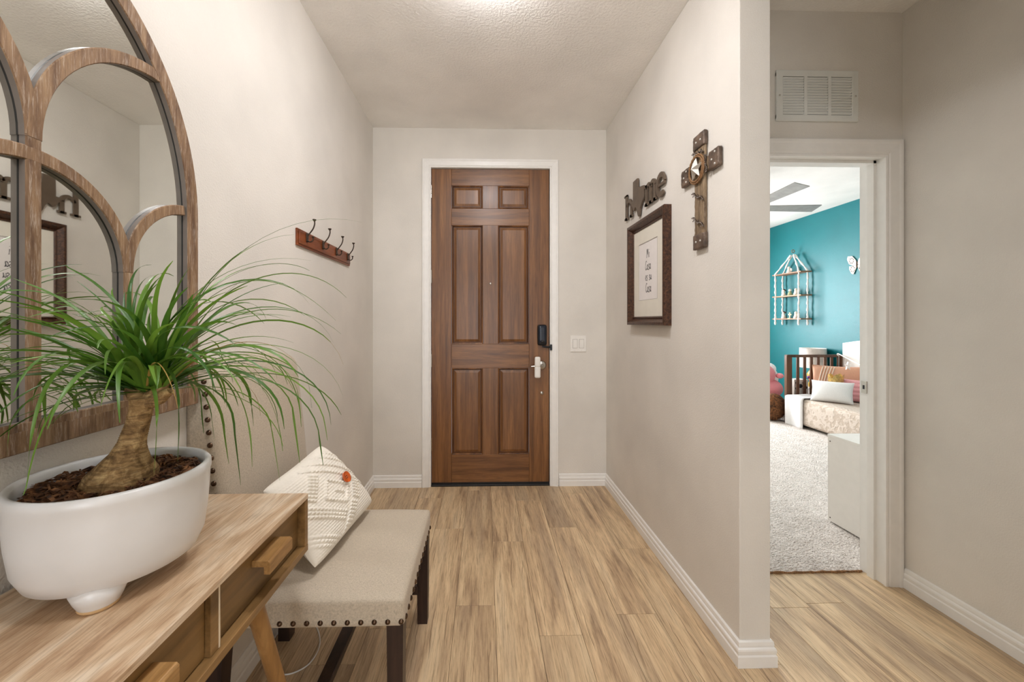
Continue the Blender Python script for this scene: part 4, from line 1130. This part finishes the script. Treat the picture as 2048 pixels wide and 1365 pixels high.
MB().sphere((3.99, 5.46, .60), .09, 1, .8, .9, 18, 12).sphere((4.02, 5.44, .48), .08, 1, .8, 1.5, 18, 12).build('body', M['whitefab'], wp)
MB().sphere((4.0, 5.45, .22), .12, 1, .8, 1.83, 18, 12).build('lower_body', M['whitefab'], wp)

# macrame shelf
ms = thing('macrame_shelf', (4.40, 5.58, 1.1), 'three-tier wooden shelf hung from white knotted rope on the teal wall', 'shelf')
sy0, sy1, sxf, sxb = 5.32, 5.86, 4.33, 4.49
for z in (1.965, 1.640, 1.310): MB().bbox(sxf, sxb, sy0, sy1, z-.016, z, .002, 1).build('shelf_board', M['shelfwood'], ms)
top_ = Vector((4.43, 5.58, 2.262))
for (xx, yy) in ((sxf+.012, sy0+.05), (sxf+.012, sy1-.05), (sxb-.03, sy0+.04), (sxb-.03, sy1-.04)):
    pts = [top_]+[top_.lerp(Vector((xx, yy, 1.965)), k/8) for k in range(1, 9)]+[(xx, yy, 1.965-.03*k) for k in range(1, 26)]
    pts = [Vector(p)+Vector((random.uniform(-.003, .003), random.uniform(-.003, .003), 0)) for p in pts[1:]]
    rr = [.011+.004*math.sin(k*2.1) for k in range(len(pts))]; rr[-5:] = [.012, .018, .010, .016, .008]
    MB().tube(pts, rr, 8).build('rope', M['cord_rope'], ms)
MB().tube([(4.43+.02*math.cos(2*PI*k/16), 5.58, 2.278+.02*math.sin(2*PI*k/16)) for k in range(16)], .005, 6, True, True).build('ring', M['rope'], ms)
def figurine(y, z, kind, label):
    f = thing('figurine', (4.41, y, z), label, 'figurine', 'figurines on the macrame shelf')
    m = {'w': 'figure_white', 'd': 'figure_white', 'g': 'figure_green'}[kind]
    MB().lathe([(.001, 0), (.034, 0), (.030, .02), (.018, .05), (.012, .065), (.001, .066)], (4.40, y, z), 14).build('body', M[m], f)
    MB().sphere((4.40, y, z+.078), .020, u=12, v=8).build('head', M['figure_white'], f)
    if kind == 'd': MB().sphere((4.405, y, z+.085), .021, u=12, v=8).build('hair', M['figure_hair'], f)
    if kind == 'w':
        for s_ in (-1, 1): MB().sphere((4.41, y+s_*.024, z+.045), .022, .4, 1, 1.2, 10, 7).build('wing', M['figure_white'], f)
figurine(5.62, 1.965, 'w', 'white winged figurine alone on the top shelf')
figurine(5.72, 1.640, 'd', 'dark-haired figurine at the left of the middle shelf')
figurine(5.49, 1.640, 'w', 'white winged figurine at the right of the middle shelf')
figurine(5.60, 1.640, 'g', 'sage green figurine between two others on the middle shelf')
figurine(5.72, 1.310, 'd', 'dark-haired figurine at the left of the bottom shelf')
figurine(5.49, 1.310, 'w', 'white winged figurine at the right of the bottom shelf')
cf = thing('small_cross_ornament', (4.40, 5.60, 1.31), 'tiny tan cross ornament in the middle of the bottom shelf', 'ornament')
MB().box(4.396, 4.404, 5.595, 5.607, 1.311, 1.395).box(4.396, 4.404, 5.575, 5.627, 1.36, 1.372).box(4.38, 4.42, 5.58, 5.622, 1.311, 1.316).build('cross_body', M['gold'], cf)

bf = thing('butterfly_ornament', (4.49, 4.68, 1.84), 'white cut-out butterfly ornament on the teal wall', 'ornament')
def wing(s_, up):
    pts = []
    c0 = (4.665, 1.955)
    shp = [(0, .0), (.02, .06), (.06, .11), (.115, .115), (.125, .08), (.10, .02), (.05, -.01)] if up else [(0, -.005), (.05, -.015), (.095, -.01), (.095, -.05), (.07, -.10), (.045, -.115), (.02, -.06)]
    outer = [(c0[0]+s_*p[0]*1.05, c0[1]+p[1]) for p in shp]
    cx_, cz_ = sum(p[0] for p in outer)/len(outer), sum(p[1] for p in outer)/len(outer)
    MB().prism(outer, 4.488, 4.494, 'x').build('wing', M['figure_white'], bf)
    b = MB()
    for k in range(7):
        a = 2*PI*k/7; yy, zz = cx_+.027*math.cos(a), cz_+.030*math.sin(a)
        b.sphere((4.488, yy, zz), .009, .2, .7, 1.4, 8, 5)
    b.build('cutout', M['bronze'], bf)
for s_ in (1, -1):
    for u_ in (True, False): wing(s_, u_)
MB().sphere((4.486, 4.665, 1.955), .05, .15, .16, 1).build('body', M['bronze'], bf)

fn_ = thing('ceiling_fan', (2.76, 4.10, 2.40), 'grey bladed ceiling fan in the bedroom', 'ceiling fan')
fc = Vector((2.76, 4.08, 2.45))
MB().lathe([(.001, -.10), (.07, -.09), (.10, -.05), (.10, .04), (.05, .06), (.015, .07), (.015, .25), (.06, .26), (.06, .293)], tuple(fc), 28).build('motor', M['fan'], fn_)
for k in range(4):
    a = math.radians(-91+90*k); d = Vector((math.cos(a), math.sin(a), 0)); n = Vector((-math.sin(a), math.cos(a), 0))
    w0, w1 = .050, .068; t0, t1 = .10, .72; pz = .35
    def q3(t, wv, dz): return fc+d*t+n*wv*math.cos(.24)+Vector((0, 0, -wv*math.sin(.24)+dz))
    P8 = [q3(t0, -w0, 0), q3(t1, -w1, 0), q3(t1, w1, 0), q3(t0, w0, 0), q3(t0, -w0, .008), q3(t1, -w1, .008), q3(t1, w1, .008), q3(t0, w0, .008)]
    MB().add(P8, [(0, 3, 2, 1), (4, 5, 6, 7), (0, 1, 5, 4), (1, 2, 6, 5), (2, 3, 7, 6), (3, 0, 4, 7)]).build('blade', M['fan'], fn_)
